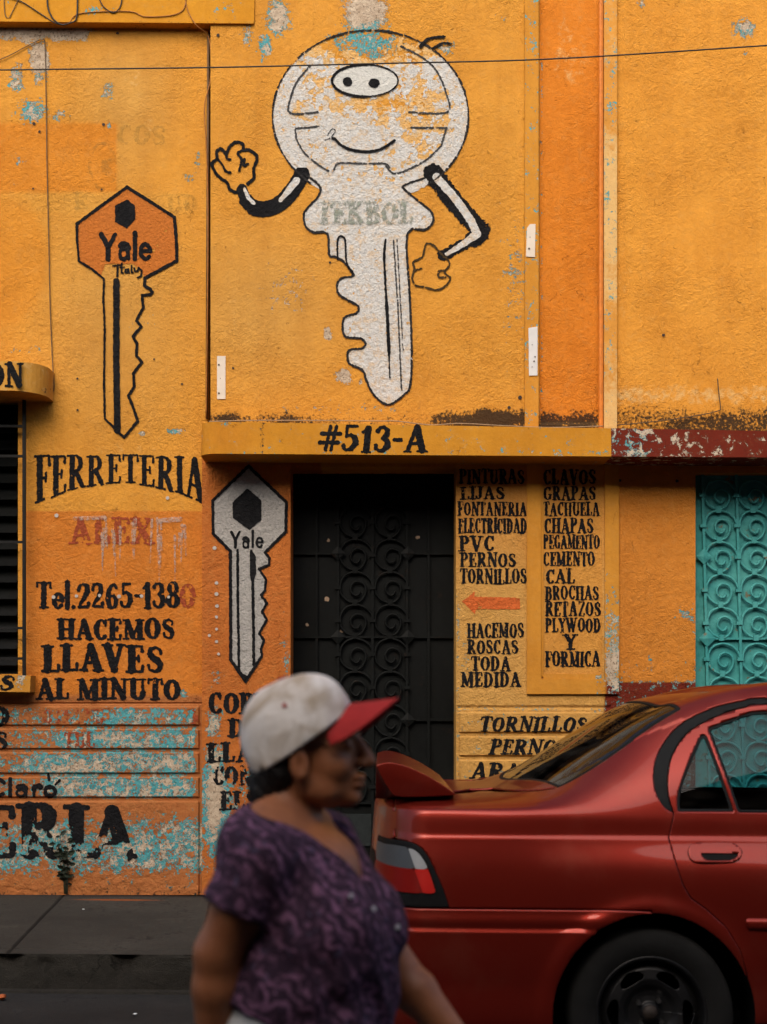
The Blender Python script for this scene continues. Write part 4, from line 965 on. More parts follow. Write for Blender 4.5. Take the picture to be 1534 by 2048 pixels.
R.poly(head); R.poly(bodyp); R.rough(2, 7, 2)
def headwear(u, v):
    rr = np.hypot((u - 741) / 196, (v - 231) / 171)
    inner = (rr < 0.80) & (v < 372)
    f = np.where(inner, 0.10 - 0.26 * blob(u, v, 700, 270, 110, 60) + 0.16 * blob(u, v, 780, 215, 130, 40) - 0.1 * ramp(v, 300, 340), -0.12)
    f = np.where((rr >= 0.80) & (v < 360), -0.04 + 0.22 * (1 - ramp(v, 60, 150)) - 0.1 * ramp(v, 260, 330), f)
    f = f + 0.3 * blob(u, v, 735, 85, 110, 42) + 0.1 * (v < 130)
    return f
Rb = Ras(535, 50, 950, 815); Rb.d = R.d.copy(); Rb.wear(0.24, 14, 44, 10, 5, lambda u, v: headwear(u, v) - 0.08)
fig = Rb.build('painted_figure', M_BEIGE, MBL, lambda u, v: mid_Y(u, v) - PROUD * 0.7); ROOT[fig] = ROOT[MBL]
R.wear(0.11, 11, 45, 9, 5, headwear); R.build('white_coat', M_WHITE, fig, wm)
wm3 = lambda u, v: mid_Y(u, v) - PROUD * 3.0
wmA = lambda u, v: mid_Y(u, v) - PROUD * 2.2
wm4 = lambda u, v: mid_Y(u, v) - PROUD * 4.2
# outline
R = Ras(530, 45, 955, 820, 0.9)
ol = [(x, y) for x, y in head]
hl = [(741 + 196 * math.cos(a), 231 + 171 * math.sin(a)) for a in np.linspace(math.radians(128), math.radians(414), 70)]
R.line(hl, [1.9 + 0.5 * math.sin(i * .9) for i in range(len(hl))])
body_ol = smooth_pts(z3([(540, 125), (612, 185), (606, 235), (560, 285), (530, 330), (540, 390), (580, 420), (652, 428), (660, 535), (690, 545), (735, 572), (785, 640), (725, 655), (700, 690), (712, 740), (770, 775), (810, 800), (800, 835), (735, 860), (740, 952), (820, 962), (846, 990), (828, 1015), (760, 1025), (762, 1090), (830, 1125), (850, 1175), (880, 1240), (930, 1290), (975, 1300), (1040, 1255), (1076, 1200), (1083, 1000), (1070, 700), (1060, 428), (1150, 408), (1190, 372), (1190, 330), (1160, 295), (1060, 215), (1042, 182), (1145, 145)]), 3)
R.line(body_ol, 2.3)
R.rough(1.2, 3, 31).wear(0.22, 6, 32, 7, 3, lambda u, v: 0.07 * (v < 200) - 0.08 * (v > 350) * (u < 800)); R.build('figure_outline', M_CHAR, fig, wm3)
def strokes(name, L, mat, par, Y, rough=1.2, cell=2.6, wr=.05, wc=7, seed=33):
    for n_, (pts, w) in enumerate(L):
        xs_ = [q[0] for q in pts]; ys_ = [q[1] for q in pts]; R = Ras(min(xs_) - 14, min(ys_) - 14, max(xs_) + 14, max(ys_) + 14, .8)
        R.line(pts, w); R.rough(rough, cell, seed + n_); R.wear(wr, wc, seed + 40 + n_, 9, 3); R.build(name, mat, par, Y)
strokes('panel_line', [(smooth_pts([(637, 224), (580, 226), (583, 190), (596, 160), (620, 132)]), 2.0), (smooth_pts([(818, 224), (894, 224), (892, 185), (873, 142), (845, 115), (802, 92)]), 1.8),
    ([(638, 253), (590, 257)] + smooth_pts([(592, 276), (608, 305), (640, 332), (664, 343), (672, 330), (682, 326), (728, 327), (770, 327), (779, 335)]), 1.9), ([(822, 255), (893, 256)] + smooth_pts([(882, 292), (852, 320), (818, 338), (788, 347), (772, 332)]), 1.9),
    (smooth_pts([(655, 270), (664, 258), (671, 262), (660, 276), (650, 280)]), 1.0), ([(787, 481), (796, 620), (803, 780)], 1.5), ([(794, 478), (806, 700)], 1.0)], M_GREY, fig, wm3, wr=.22)
# face
R = Ras(650, 120, 810, 205); R.poly([(730 + 65 * math.cos(a), 161 + 31 * math.sin(a)) for a in np.linspace(0, 6.283, 40)[:-1]]); R.rough(.8, 4, 3); R.build('eye_white', m_paint('eye_white_paint', alb(196, 196, 190), 0.1), fig, lambda u, v: mid_Y(u, v) - PROUD * 2.2)
strokes('eye_outline', [([(730 + 66 * math.cos(a), 161 + 32 * math.sin(a)) for a in np.linspace(0, 6.283, 40)], [2.6 if 1.6 < a < 4.8 else 1.5 for a in np.linspace(0, 6.283, 40)])], M_BLACK, fig, wm4, .8, 3, .4)
strokes('smile', [([(665, 276), (670, 278)] + smooth_pts([(672, 280), (682, 290), (705, 300), (736, 303), (764, 297), (789, 281)]), 2.8)], M_BLACK, fig, wm4, .9, 3, .38)
for eu, ev, ew in ((695, 163, 9.5), (748, 166, 11)):
    R = Ras(eu - 18, ev - 18, eu + 18, ev + 18, .8); R.d = np.hypot((R.U - eu) / (ew / 9.2), R.V - ev) - 9.2; R.rough(.9, 3, int(eu)); R.build('pupil', M_BLACK, fig, wm4)
R = Ras(825, 60, 920, 115, 0.7); R.line(smooth_pts([(841, 93), (858, 77), (891, 73)]), [3.4] * 6 + [2.6] * 6 + [1.2]).line(smooth_pts([(865, 97), (886, 86), (904, 88)]), [2.6] * 6 + [2] * 6 + [1]); R.rough(1, 3, 4).wear(.28, 6, 5); R.build('hair_strokes', M_BLACK, fig, wm4)
lettering('TEKBOL', (634, 403, 826, 448), fig, wm4, G=FAT, mat=M_GHOSTG, wear=0.16, rough=1.5)
R = Ras(650, 465, 800, 780, 0.8); R.line(smooth_pts(z3([(703, 560), (703, 470), (712, 443), (728, 443), (742, 465), (750, 580), (782, 630)])), 1.9).line(smooth_pts(z3([(948, 460), (942, 560), (955, 800), (965, 1000), (970, 1165)])), [2.4] * 12 + [3.4] * 8 + [1.4] * 5)
R.rough(1.1, 3, 38).wear(0.30, 6, 39); R.build('key_slots', M_BLACK, fig, wm4)
# arms
R = Ras(470, 335, 640, 440, 0.9); R.line(smooth_pts([(484, 379), (492, 400), (507, 414), (528, 418), (558, 408), (583, 383), (604, 349)], 5), [11] * 5 + [14] * 5 + [16] * 5 + [16] * 16); R.rough(1.4, 3, 40).wear(.40, 6, 41); R.build('arm', M_BLACK, fig, wmA)
strokes('arm_highlight', [([(489, 378), (497, 396), (508, 407)], [3, 4.2, 3]), ([(593, 361), (579, 379), (561, 400)], [7, 6.5, 4])], M_WHITE, fig, wm3, .9, 4, .5)
R = Ras(840, 325, 1000, 530, 0.9); R.line(smooth_pts([(866, 346), (905, 398), (944, 443), (962, 463), (940, 482), (886, 510)], 5), [19] * 5 + [19] * 5 + [19] * 5 + [18] * 5 + [11] * 6); R.rough(3.6, 4, 42).wear(0.30, 5, 43, 8, 3, lambda u, v: 0.16 * ramp(u - (866 + (v - 346) * 0.82), 12, 24)); R.build('arm', M_BLACK, fig, wmA)
R = Ras(840, 325, 1000, 530, 0.8); R.line([(873, 354), (915, 402), (943, 443), (954, 468), (925, 489), (894, 508)], [8, 8, 8, 8, 6, 4]); R.rough(1.2, 4, 4); R.build('arm_highlight', M_WHITE, fig, wm3)
Z1 = 1534 / 540
def z1(P): return scale_pts(P, Z1, 0, 0)
R = Ras(410, 270, 530, 400, 0.8)
R.line(smooth_pts(z1([(1370, 1070), (1345, 1092), (1305, 1075), (1290, 1038), (1245, 1005), (1213, 960), (1206, 925), (1232, 900), (1230, 862), (1256, 845), (1285, 872), (1303, 835), (1340, 806), (1378, 818), (1384, 850), (1415, 852), (1455, 880), (1458, 915), (1440, 960), (1442, 1010), (1405, 1045)]), 4), 3.2)
R.line(smooth_pts(z1([(1232, 900), (1262, 935), (1282, 972), (1308, 980)])), 2.4).line(smooth_pts(z1([(1285, 872), (1290, 900), (1308, 905)])), 2.4).line(smooth_pts(z1([(1384, 850), (1350, 870), (1372, 905), (1358, 970)])), 2.6).line(smooth_pts(z1([(1390, 905), (1385, 940), (1410, 930)])), 2.6)
R.rough(1.1, 3, 46).wear(.40, 6, 47); R.build('hand_outline', M_BLACK, fig, wm3)
R = Ras(815, 480, 915, 590, 0.8)
R.line(smooth_pts(z3([(1245, 545), (1215, 510), (1190, 485), (1155, 482), (1138, 545), (1092, 572), (1097, 610), (1085, 650), (1100, 690), (1145, 700), (1210, 715), (1255, 695), (1280, 655), (1250, 625), (1275, 590), (1268, 560), (1245, 545)]), 4), 2.0)
R.line(smooth_pts(z3([(1090, 625), (1115, 610), (1135, 605)])), 1.7).line(smooth_pts(z3([(1255, 650), (1222, 650), (1222, 620), (1250, 615)])), 2.0)
R.rough(1.2, 3, 48).wear(.20, 6, 49); R.build('hand_outline', m_paint('brown_brush_paint', (0.05, 0.03, 0.012), 0.3), fig, wm3)

# ================================================================== plates, cables, litter, weed
M_PLATE = m_plain('cream_painted_tin', alb(212, 200, 184), 0.6, var=0.08, scale=12); M_PLATE2 = m_plain('white_painted_tin', alb(205, 205, 202), 0.6, var=0.08, scale=12)
M_SCREW = m_plain('rusty_screw', (0.05, 0.025, 0.015), 0.7)
def plate(poly, Y, screws, label, mat):
    c = at(*np.mean(poly, axis=0), Y); th = thing('mounting_plate', label, 'plate', tuple(c), 'tin plates left from an old sign')
    P = [at(u, v, Y - 0.006) for u, v in poly]; n = len(P); Bk = [p + np.array((0, 0.006, 0)) for p in P]
    mk('plate', P + Bk, [tuple(range(n))[::-1], tuple(range(n, 2 * n))] + [(i, (i + 1) % n, n + (i + 1) % n, n + i) for i in range(n)], mat, th)
    for u, v, r in screws:
        b = MB(); p = at(u, v, Y); b.tube([p - np.array((0, .010, 0)), p + np.array((0, .002, 0))], r * 0.0028, 8); b.build('screw', M_SCREW, th)
plate([(434, 712), (451, 712), (451, 798), (434, 798)], W1, [(438, 730, 2.2), (438, 787, 2.2), (441, 757, 1)], 'cream tin plate at the lower left corner of the smiling key wall', M_PLATE)
plate([(1054, 456), (1060, 448), (1071, 448), (1070, 514), (1052, 513)], W1 - 0.031, [(1058, 498, 2.4), (1060, 475, 1)], 'cream tin plate with a torn corner, upper of two on the yellow strip', M_PLATE)
plate([(1057, 656), (1075, 653), (1075, 751), (1058, 751)], W1 - 0.031, [(1068, 723, 1.9), (1070, 714, 1.6), (1064, 690, 1), (1064, 734, 1)], 'white tin plate, lower of two on the yellow strip', M_PLATE2)
M_CABLE = m_plain('black_cable', (0.014, 0.012, 0.011), 0.6); M_CABB = m_plain('brown_cable', (0.10, 0.055, 0.022), 0.6); M_CABP = m_plain('painted_cable', alb(160, 104, 44), 0.7)
def cable(label, pts, Y, r, mat, n=8):
    P = [at(u, v, y) for (u, v), y in zip(pts, Y if isinstance(Y, list) else [Y] * len(pts))]
    c = P[0]; b = MB(); b.tube(smooth_pts(P, n), r, 6)
    o = mk('cable', np.array(b.v) - 0, b.f, mat, None, True); return tag(o, label, 'cable')
cable('thin black wire strung straight across the front of both shops above the keys', [(-500, 148), (0, 140), (420, 135), (760, 127), (1100, 118), (1534, 91), (1900, 66)], W0 - 0.5, 0.0052, M_CABLE)
cable('brown cable hanging down the wall left of the orange key to the window hood', [(-60, 130), (0, 119), (62, 88), (84, 80), (90, 95), (93, 250), (94, 330), (98, 500), (100, 600), (103, 680), (106, 740), (108, 775), (100, 796)], [W0 - 0.012] * 9 + [W0 - 0.012, W0 - 0.02, W0 - 0.02, W0 - 0.012], 0.0034, M_CABB)
cable('looping thin wire tacked along the top ledge and down into the wall joint', [(140, 44), (152, 30), (185, 24), (260, 23), (290, 33), (340, 31), (366, 20), (372, -4), (371, 0), (376, 22), (392, 50), (412, 66), (420, 86), (422, 130), (420, 165), (409, 215), (413, 300), (416, 420), (415, 600), (412, 836)], [YT - 0.006] * 10 + [YT - 0.01, W0 - 0.03, W0 - 0.02] + [W0 - 0.035] * 7, 0.0036, M_CABP)
cable('drooping black loop of wire over the top ledge', [(196, -10), (206, 12), (226, 25), (240, 14), (245, -10)], YT - 0.008, 0.004, M_CABLE)
cable('black wire sagging from the top left corner down across the ledge', [(5, -8), (40, 2), (70, 20), (100, 40), (115, 48), (128, 50)], YT - 0.009, 0.004, M_CABLE)
cable('dark bundled lead hooked over the ledge edge near the top left corner', [(94, -8), (96, 15), (105, 36), (122, 49), (140, 46), (153, 36), (155, -8)], YT - 0.014, 0.0055, M_CABLE)
cable('hooked thin wire at the far left end of the top ledge', [(8, -8), (10, 28), (17, 36), (24, 25), (40, -8)], YT - 0.007, 0.003, M_CABB)
cable('pale cable lying along the top of the long ledge', [(418, 843), (500, 841), (620, 841), (760, 842), (790, 842), (840, 848), (870, 850), (920, 847), (1000, 851), (1100, 855), (1206, 852)], [YL + 0.05] * 11, 0.0034, m_plain('pale_cable', alb(150, 128, 98), 0.6))
cable('stiff bent wire sticking up above the maroon ledge', [(1190, 853), (1260, 848), (1350, 838), (1410, 828), (1438, 821), (1441, 815), (1438, 790), (1435, 757)], W1 - 0.03, 0.0034, m_plain('rust_wire', (0.09, 0.05, 0.02), 0.7))
for u, y0, y1, r, mt, lb in ((416.5, 70, 838, 0.008, M_CABB, 'brown conduit pipe running down the dark joint between the shops'),):
    b = MB(); b.tube([at(u, y0, W0 - 0.012), at(u - 3, y1, W0 - 0.012)], r, 8); o = b.build('conduit', mt, None, True); tag(o, lb, 'pipe')

# weed at the foot of the left wall
M_LEAF = m_plain('weed_leaf', (0.012, 0.019, 0.009), 0.7, var=0.45, scale=25); M_STEM = m_plain('weed_stem', (0.03, 0.035, 0.018), 0.7)
def weed():
    rng = random.Random(9); f = at(132, 1781, W0 - 0.03); th = thing('weed', 'dark green weed growing at the foot of the peeling left wall', 'plant', tuple(f))
    for k in range(6):
        H = rng.uniform(0.18, 0.40); dx = rng.uniform(-.09, .09); P = [f + np.array((0.003 * k - .008, 0, -0.02))]
        for q in range(1, 7):
            a = q / 6; P.append(f + np.array((0.003 * k - .008 + dx * a ** 1.3 + rng.uniform(-.006, .006), -0.05 * a * a * rng.uniform(.2, 1), H * a)))
        b = MB(); b.tube(P, [0.004 - 0.0005 * q for q in range(7)], 5); b.build('stem', M_STEM, th, True)
        L = MB()
        for q in range(11):
            a = rng.uniform(.2, 1.0); i = min(int(a * 6), 5); p = P[i] + (P[i + 1] - P[i]) * (a * 6 - i)
            an = rng.uniform(0, 6.28); ln = rng.uniform(.025, .06); d = np.array((math.cos(an), math.sin(an) * .6 - .25, rng.uniform(-.3, .7))); d /= np.linalg.norm(d)
            s = np.cross(d, (0.2, 1, 0.3)); s /= np.linalg.norm(s); w = ln * .28; up = np.cross(s, d) * ln * .12
            L.add([p, p + d * ln * .35 + s * w, p + d * ln * .75 + s * w * .7, p + d * ln, p + d * ln * .75 - s * w * .7, p + d * ln * .35 - s * w, p + d * ln * .5 + up],
                  [(0, 1, 6), (1, 2, 6), (2, 3, 6), (3, 4, 6), (4, 5, 6), (5, 0, 6)])
        L.build('leaves', M_LEAF, th)
weed()
def crumb(u, v, z, r, mat, label, name, cat, flat=0.5, seed=1):
    a = (u - CU) / FPX; bb = -(v - CV) / FPX; d = _F + _R * a + _U * bb; p = CAM + d * ((z - CAM[2]) / d[2])
    rng = np.random.RandomState(seed); V = []; n = 7
    for i in range(1, 4):
        for k in range(n):
            t = i * math.pi / 4; q = 2 * math.pi * k / n; rr = r * (0.8 + 0.4 * rng.rand()); V.append(p + np.array((rr * math.sin(t) * math.cos(q), rr * math.sin(t) * math.sin(q), flat * rr * (1 + math.cos(t)))))
    V += [p + np.array((0, 0, 2 * flat * r)), p - np.array((0, 0, 0.004))]
    F = [(i * n + k, (i + 1) * n + k, (i + 1) * n + (k + 1) % n, i * n + (k + 1) % n) for i in range(2) for k in range(n)] + [(3 * n, k, (k + 1) % n) for k in range(n)] + [(3 * n + 1, 2 * n + (k + 1) % n, 2 * n + k) for k in range(n)]
    return tag(mk(name, V, F, mat), label, cat)
M_STONE = m_plain('pale_plaster_crumb', alb(170, 150, 122), 0.9); M_FOIL = m_plain('foil_litter', (0.5, 0.55, 0.58), 0.3); M_BRICK = m_plain('brick_crumb', alb(170, 88, 44), 0.9)
crumb(331, 1782, ZW, 0.012, M_STONE, 'pale crumb of plaster lying at the foot of the left wall', 'plaster_crumb', 'rubble', 0.6, 2)
crumb(167, 1819, ZW, 0.008, M_FOIL, 'small shiny scrap of foil on the sidewalk', 'foil_scrap', 'litter', 0.25, 3)
crumb(4, 1999, 0.0, 0.022, M_BRICK, 'orange brick fragment in the gutter at the left', 'brick_fragment', 'rubble', 0.5, 4)
crumb(12, 1782, ZW, 0.008, M_STONE, 'tiny pale chip beside the wall at the far left', 'plaster_chip', 'rubble', 0.4, 5)
crumb(270, 2029, 0.0, 0.010, M_FOIL, 'pale scrap of litter on the road near the kerb', 'paper_scrap', 'litter', 0.3, 6)

# filled screw holes left from old boards, and a few rusty nail heads
M_PLUG = m_plain('grey_wall_plug', alb(176, 168, 160), 0.7, var=0.1); M_NAIL = m_plain('rust_nail', (0.03, 0.018, 0.012), 0.8)
def dot(u, v, r, mat, par, Yf, name):
    R = Ras(u - 8, v - 8, u + 8, v + 8, .7); R.d = np.hypot(R.U - u, (R.V - v) * 1.05) - r; R.rough(.6, 3, int(u * 7 + v) % 997); o = R.build(name, mat, par, lambda U, V: Yf(U, V) - PROUD * 3)
for u, v, r in ((107, 1194, 3.8), (153, 1192, 3.4), (199, 1191, 3.4), (238, 1193, 4), (283, 1192, 3.4), (337, 1194, 3), (335, 996, 3.5), (113, 1031, 4)): dot(u, v, r, M_PLUG, LB, left_Y, 'wall_plug')
for u, v, r in ((433, 1166, 3.6), (433, 1188, 4), (434, 1212, 3.8), (433, 1234, 3.2), (433, 1258, 3), (433, 1283, 3.2), (437, 1308, 3), (429, 1096, 4), (419, 1271, 3)): dot(u, v, r, M_PLUG, MBL, mid_Y, 'wall_plug')
for u, v, r in ((235, 66, 3), (68, 247, 3.2), (207, 249, 3.2), (79, 263, 2.6), (66, 377, 2), (203, 379, 2.2), (155, 757, 2.2), (155, 820, 2.4), (308, 718, 2), (364, 768, 2.2)): dot(u, v, r, M_NAIL, LB, left_Y, 'nail_head')
for u, v, r in ((436, 70, 3.2), (466, 736, 2.4), (660, 525, 2.4), (1040, 795, 4), (1018, 815, 3.4)): dot(u, v, r, M_NAIL, MBL, mid_Y, 'nail_head')
for u, v, r in ((1327, 670, 3.2), (1240, 961, 3), (1354, 962, 3.2)): dot(u, v, r, M_NAIL, RB, lambda U, V: W1 + 0 * U - .002, 'nail_head')

# ================================================================== the red saloon
CX, CY = -0.05, 6.115                       # rear end and centre line of the parked car
CAR = thing('car', 'red four-door saloon with a boot spoiler parked along the kerb', 'car', (CX, CY, 0.0))
def cp(u, v, yl=-0.84):
    """photo pixel -> (x, z) in the car at half width yl"""
    p = at(u, v, CY + yl); return (p[0] - CX, p[2])
def cps(L, yl=-0.84): return [cp(u, v, yl) for u, v in L]

def m_carpaint():
    t = NT('red_car_paint'); n = t.noise(900, 2, 0.5); d = t.noise(5, 5, 0.6, off=2.0)
    c = t.mix(t.mapr(n, 0.3, 0.7, 0, 1), (0.135, 0.0095, 0.0055), (0.195, 0.015, 0.008))
    dust = t.step(t.noise(2.2, 6, 0.7, off=6), 0.45, 0.8)
    c = t.mix(t.math('MULTIPLY', dust, 0.10), c, (0.30, 0.18, 0.12))
    t.bump(d, 0.03, 0.004)
    t.b.inputs['Coat Weight'].default_value = 0.3; t.b.inputs['Coat Roughness'].default_value = 0.06
    return t.set(Base_Color=c, Roughness=t.mapr(dust, 0, 1, 0.33, 0.45), Metallic=0.62, Specular_IOR_Level=0.15)
M_CAR = m_carpaint()
M_RUB = m_plain('black_rubber', (0.007, 0.008, 0.0085), 0.6, var=0.2, spec=0.1)
M_TYRE = m_plain('tyre_rubber', (0.0055, 0.0055, 0.0055), 0.85, var=0.3, scale=14, spec=0.2, bump=0.3, bscale=120)
M_BLKP = m_plain('black_plastic', (0.007, 0.007, 0.0075), 0.6, var=0.2, spec=0.06)
M_CABIN = m_plain('dark_cabin_lining', (0.020, 0.019, 0.018), 0.9, var=0.2)
M_RIM = m_plain('grey_steel_wheel', (0.013, 0.013, 0.014), 0.4, metal=0.5, var=0.3, scale=20)
M_NUT = m_plain('worn_steel', (0.30, 0.29, 0.28), 0.3, metal=1.0)
def m_glass(name, tint, ior=1.5, dirt=0.08):
    mt = bpy.data.materials.new(name); mt.use_nodes = True; t = mt.node_tree; t.nodes.clear()
    o = t.nodes.new('ShaderNodeOutputMaterial'); tr = t.nodes.new('ShaderNodeBsdfTransparent'); gl = t.nodes.new('ShaderNodeBsdfGlossy'); fr = t.nodes.new('ShaderNodeFresnel'); mx = t.nodes.new('ShaderNodeMixShader')
    df = t.nodes.new('ShaderNodeBsdfDiffuse'); m2 = t.nodes.new('ShaderNodeMixShader'); nz = t.nodes.new('ShaderNodeTexNoise'); nz.inputs['Scale'].default_value = 9; nz.inputs['Detail'].default_value = 6
    mr = t.nodes.new('ShaderNodeMapRange'); mr.inputs[1].default_value = .4; mr.inputs[2].default_value = .75; mr.inputs[4].default_value = dirt
    tr.inputs[0].default_value = (*tint, 1); gl.inputs['Roughness'].default_value = 0.01; fr.inputs[0].default_value = ior; df.inputs[0].default_value = (.2, .18, .15, 1)
    L = t.links.new; L(fr.outputs[0], mx.inputs[0]); L(tr.outputs[0], mx.inputs[1]); L(gl.outputs[0], mx.inputs[2])
    L(nz.outputs[0], mr.inputs[0]); L(mr.outputs[0], m2.inputs[0]); L(mx.outputs[0], m2.inputs[1]); L(df.outputs[0], m2.inputs[2]); L(m2.outputs[0], o.inputs[0]); return mt
M_GLS = m_glass('tinted_side_glass', (0.38, 0.58, 0.62), 1.25, 0.02)
M_GLR = m_glass('tinted_rear_glass', (0.22, 0.24, 0.22), 1.6, 0.06)

def cspline(xk, yk, x):
    """natural cubic through stations (columns of yk)"""
    xk = np.asarray(xk, float); yk = np.asarray(yk, float); n = len(xk); h = np.diff(xk)
    A = np.zeros((n, n)); B = np.zeros((n, yk.shape[1])); A[0, 0] = A[-1, -1] = 1
    for i in range(1, n - 1):
        A[i, i - 1] = h[i - 1]; A[i, i] = 2 * (h[i - 1] + h[i]); A[i, i + 1] = h[i]
        B[i] = 6 * ((yk[i + 1] - yk[i]) / h[i] - (yk[i] - yk[i - 1]) / h[i - 1])
    M = np.linalg.solve(A, B); k = np.clip(np.searchsorted(xk, x) - 1, 0, n - 2)
    a = (xk[k + 1] - x) / h[k]; b = (x - xk[k]) / h[k]; a = a[:, None]; b = b[:, None]; H = h[k][:, None]
    return a * yk[k] + b * yk[k + 1] + ((a ** 3 - a) * M[k] + (b ** 3 - b) * M[k + 1]) * H * H / 6
XN = np.unique(np.round(np.concatenate([0.24 * (np.arange(0, 31) / 30) ** 2, np.arange(0.24, 1.80, 0.0055), np.arange(1.80, 4.0, 0.022), 4.27 - 0.27 * (np.arange(0, 17) / 16) ** 2]), 5))
STN = [  # x, y_belt, z_belt, y_rail, z_rail, z_centre, widest
    (0.00, .785, .955, .700, .990, 1.010, .832), (0.18, .792, .957, .700, .998, 1.022, .842), (0.36, .796, .958, .694, 1.005, 1.030, .845), (0.50, .796, .959, .682, 1.013, 1.038, .846), (0.60, .792, .961, .672, 1.026, 1.085, .846),
    (0.75, .786, .962, .652, 1.080, 1.180, .846), (0.90, .781, .962, .632, 1.160, 1.275, .846), (1.05, .777, .961, .612, 1.245, 1.358, .846), (1.20, .774, .960, .600, 1.308, 1.394, .845), (1.45, .772, .957, .592, 1.368, 1.414, .845),
    (1.90, .772, .953, .595, 1.384, 1.422, .845), (2.35, .772, .948, .598, 1.378, 1.416, .845), (2.70, .772, .943, .612, 1.290, 1.370, .845), (3.00, .774, .936, .660, 1.110, 1.205, .845), (3.25, .776, .925, .700, .965, 1.020, .844),
    (3.55, .776, .880, .700, .912, .950, .842), (3.95, .765, .800, .690, .832, .870, .836), (4.27, .740, .700, .660, .725, .755, .820)]
STA = np.array(STN); Q = cspline(STA[:, 0], STA[:, 1:], XN)
yb, zb_, yr, zr, zc, wm_ = Q.T
drop = np.where(XN < 0.05, -0.055 * (1 - XN / 0.05) ** 2, 0)
zb_, zr, zc = zb_ + drop, zr + drop, zc + drop
one = np.ones_like(XN)
CTRL = np.stack([np.stack(c, -1) for c in [
    (0.70 * one, 0.20 * one), (0.795 * one, 0.215 * one), (wm_ - 0.014, 0.40 * one), (wm_, 0.60 * one), (wm_ - 0.012, 0.78 * one), ((yb + 0.014), zb_ - 0.07), (yb, zb_),
    (yb * .5 + yr * .5 + 0.020, zb_ * .5 + zr * .5 + 0.006), (yr, zr), (yr * .56, zc - 0.22 * (zc - zr)), (0 * one, zc)]], 1)   # near side, y positive
full = np.concatenate([CTRL * np.array((-1, 1)), CTRL[:, :-1][:, ::-1]], 1)
cl = np.array([0, .10, .28, .48, .66, .78, .86, .98, 1.10, 1.42, 1.75]); tk = np.concatenate([cl, 3.5 - cl[:-1][::-1]])
TN = np.unique(np.round(np.concatenate([np.arange(0, 1.2, 0.0075), np.arange(1.2, 2.3, 0.018), np.arange(2.3, 3.5, 0.0075), [3.5]]), 5))
def herm(tk, Pk, t):
    n = len(tk); mm = np.zeros_like(Pk)
    for i in range(n):
        a, b = max(i - 1, 0), min(i + 1, n - 1); 
        if 0 < i < n - 1:
            d0 = (Pk[:, i] - Pk[:, i - 1]) / (tk[i] - tk[i - 1]); d1 = (Pk[:, i + 1] - Pk[:, i]) / (tk[i + 1] - tk[i]); h0 = tk[i] - tk[i - 1]; h1 = tk[i + 1] - tk[i]
            mm[:, i] = (d0 * h1 + d1 * h0) / (h0 + h1)
        else: mm[:, i] = (Pk[:, b] - Pk[:, a]) / (tk[b] - tk[a])
    k = np.clip(np.searchsorted(tk, t, side='right') - 1, 0, n - 2); h = (tk[k + 1] - tk[k]); s = (t - tk[k]) / h
    s = s[None, :, None]; H = h[None, :, None]
    return (2 * s ** 3 - 3 * s ** 2 + 1) * Pk[:, k] + (s ** 3 - 2 * s ** 2 + s) * H * mm[:, k] + (-2 * s ** 3 + 3 * s ** 2) * Pk[:, k + 1] + (s ** 3 - s ** 2) * H * mm[:, k + 1]
G2 = herm(tk, full, TN)
def pfac(x, a, n): q = np.clip(x / a, 0, 1); return (1 - (1 - q) ** n) ** (1 / n)
PF = pfac(XN, 0.21, 2.5) * pfac(4.27 - XN, 0.34, 2.4)
BX = np.repeat(XN[:, None], len(TN), 1); BY = G2[..., 0] * PF[:, None]; BZ = G2[..., 1]
BX = BX + 0.07 * np.clip(BZ - 0.62, 0, 1) * np.clip(1 - BX / 0.5, 0, 1)
# wheel-arch flare
AXR = cp(1305, 2003)[0]; AXZ = 0.284; AXF = AXR + 2.465
for ax in (AXR, AXF):
    rr = np.hypot(BX - ax, BZ - AXZ); fl = 0.012 * np.exp(-((rr - 0.365) / 0.035) ** 2) * (BZ < 0.75); BY = BY + np.sign(BY) * fl
crz = cp(1200, 1677)[1]
BY = BY - np.sign(BY) * 0.0035 * np.clip((BZ - crz + 0.004) / 0.008, 0, 1) * (np.abs(BY) > 0.6)
S3 = np.stack([BX, BY, BZ], -1)
dsx = np.gradient(S3, axis=0); dst = np.gradient(S3, axis=1); NRM = np.cross(dst, dsx); NL = np.linalg.norm(NRM, axis=-1, keepdims=True); NRM = NRM / np.maximum(NL, 1e-9)
mid = np.argmin(np.abs(TN - 1.75))
if NRM[len(XN) // 2, mid, 2] < 0: NRM = -NRM
NRM[0, :] = (-1, 0, 0); NRM[-1, :] = (1, 0, 0)

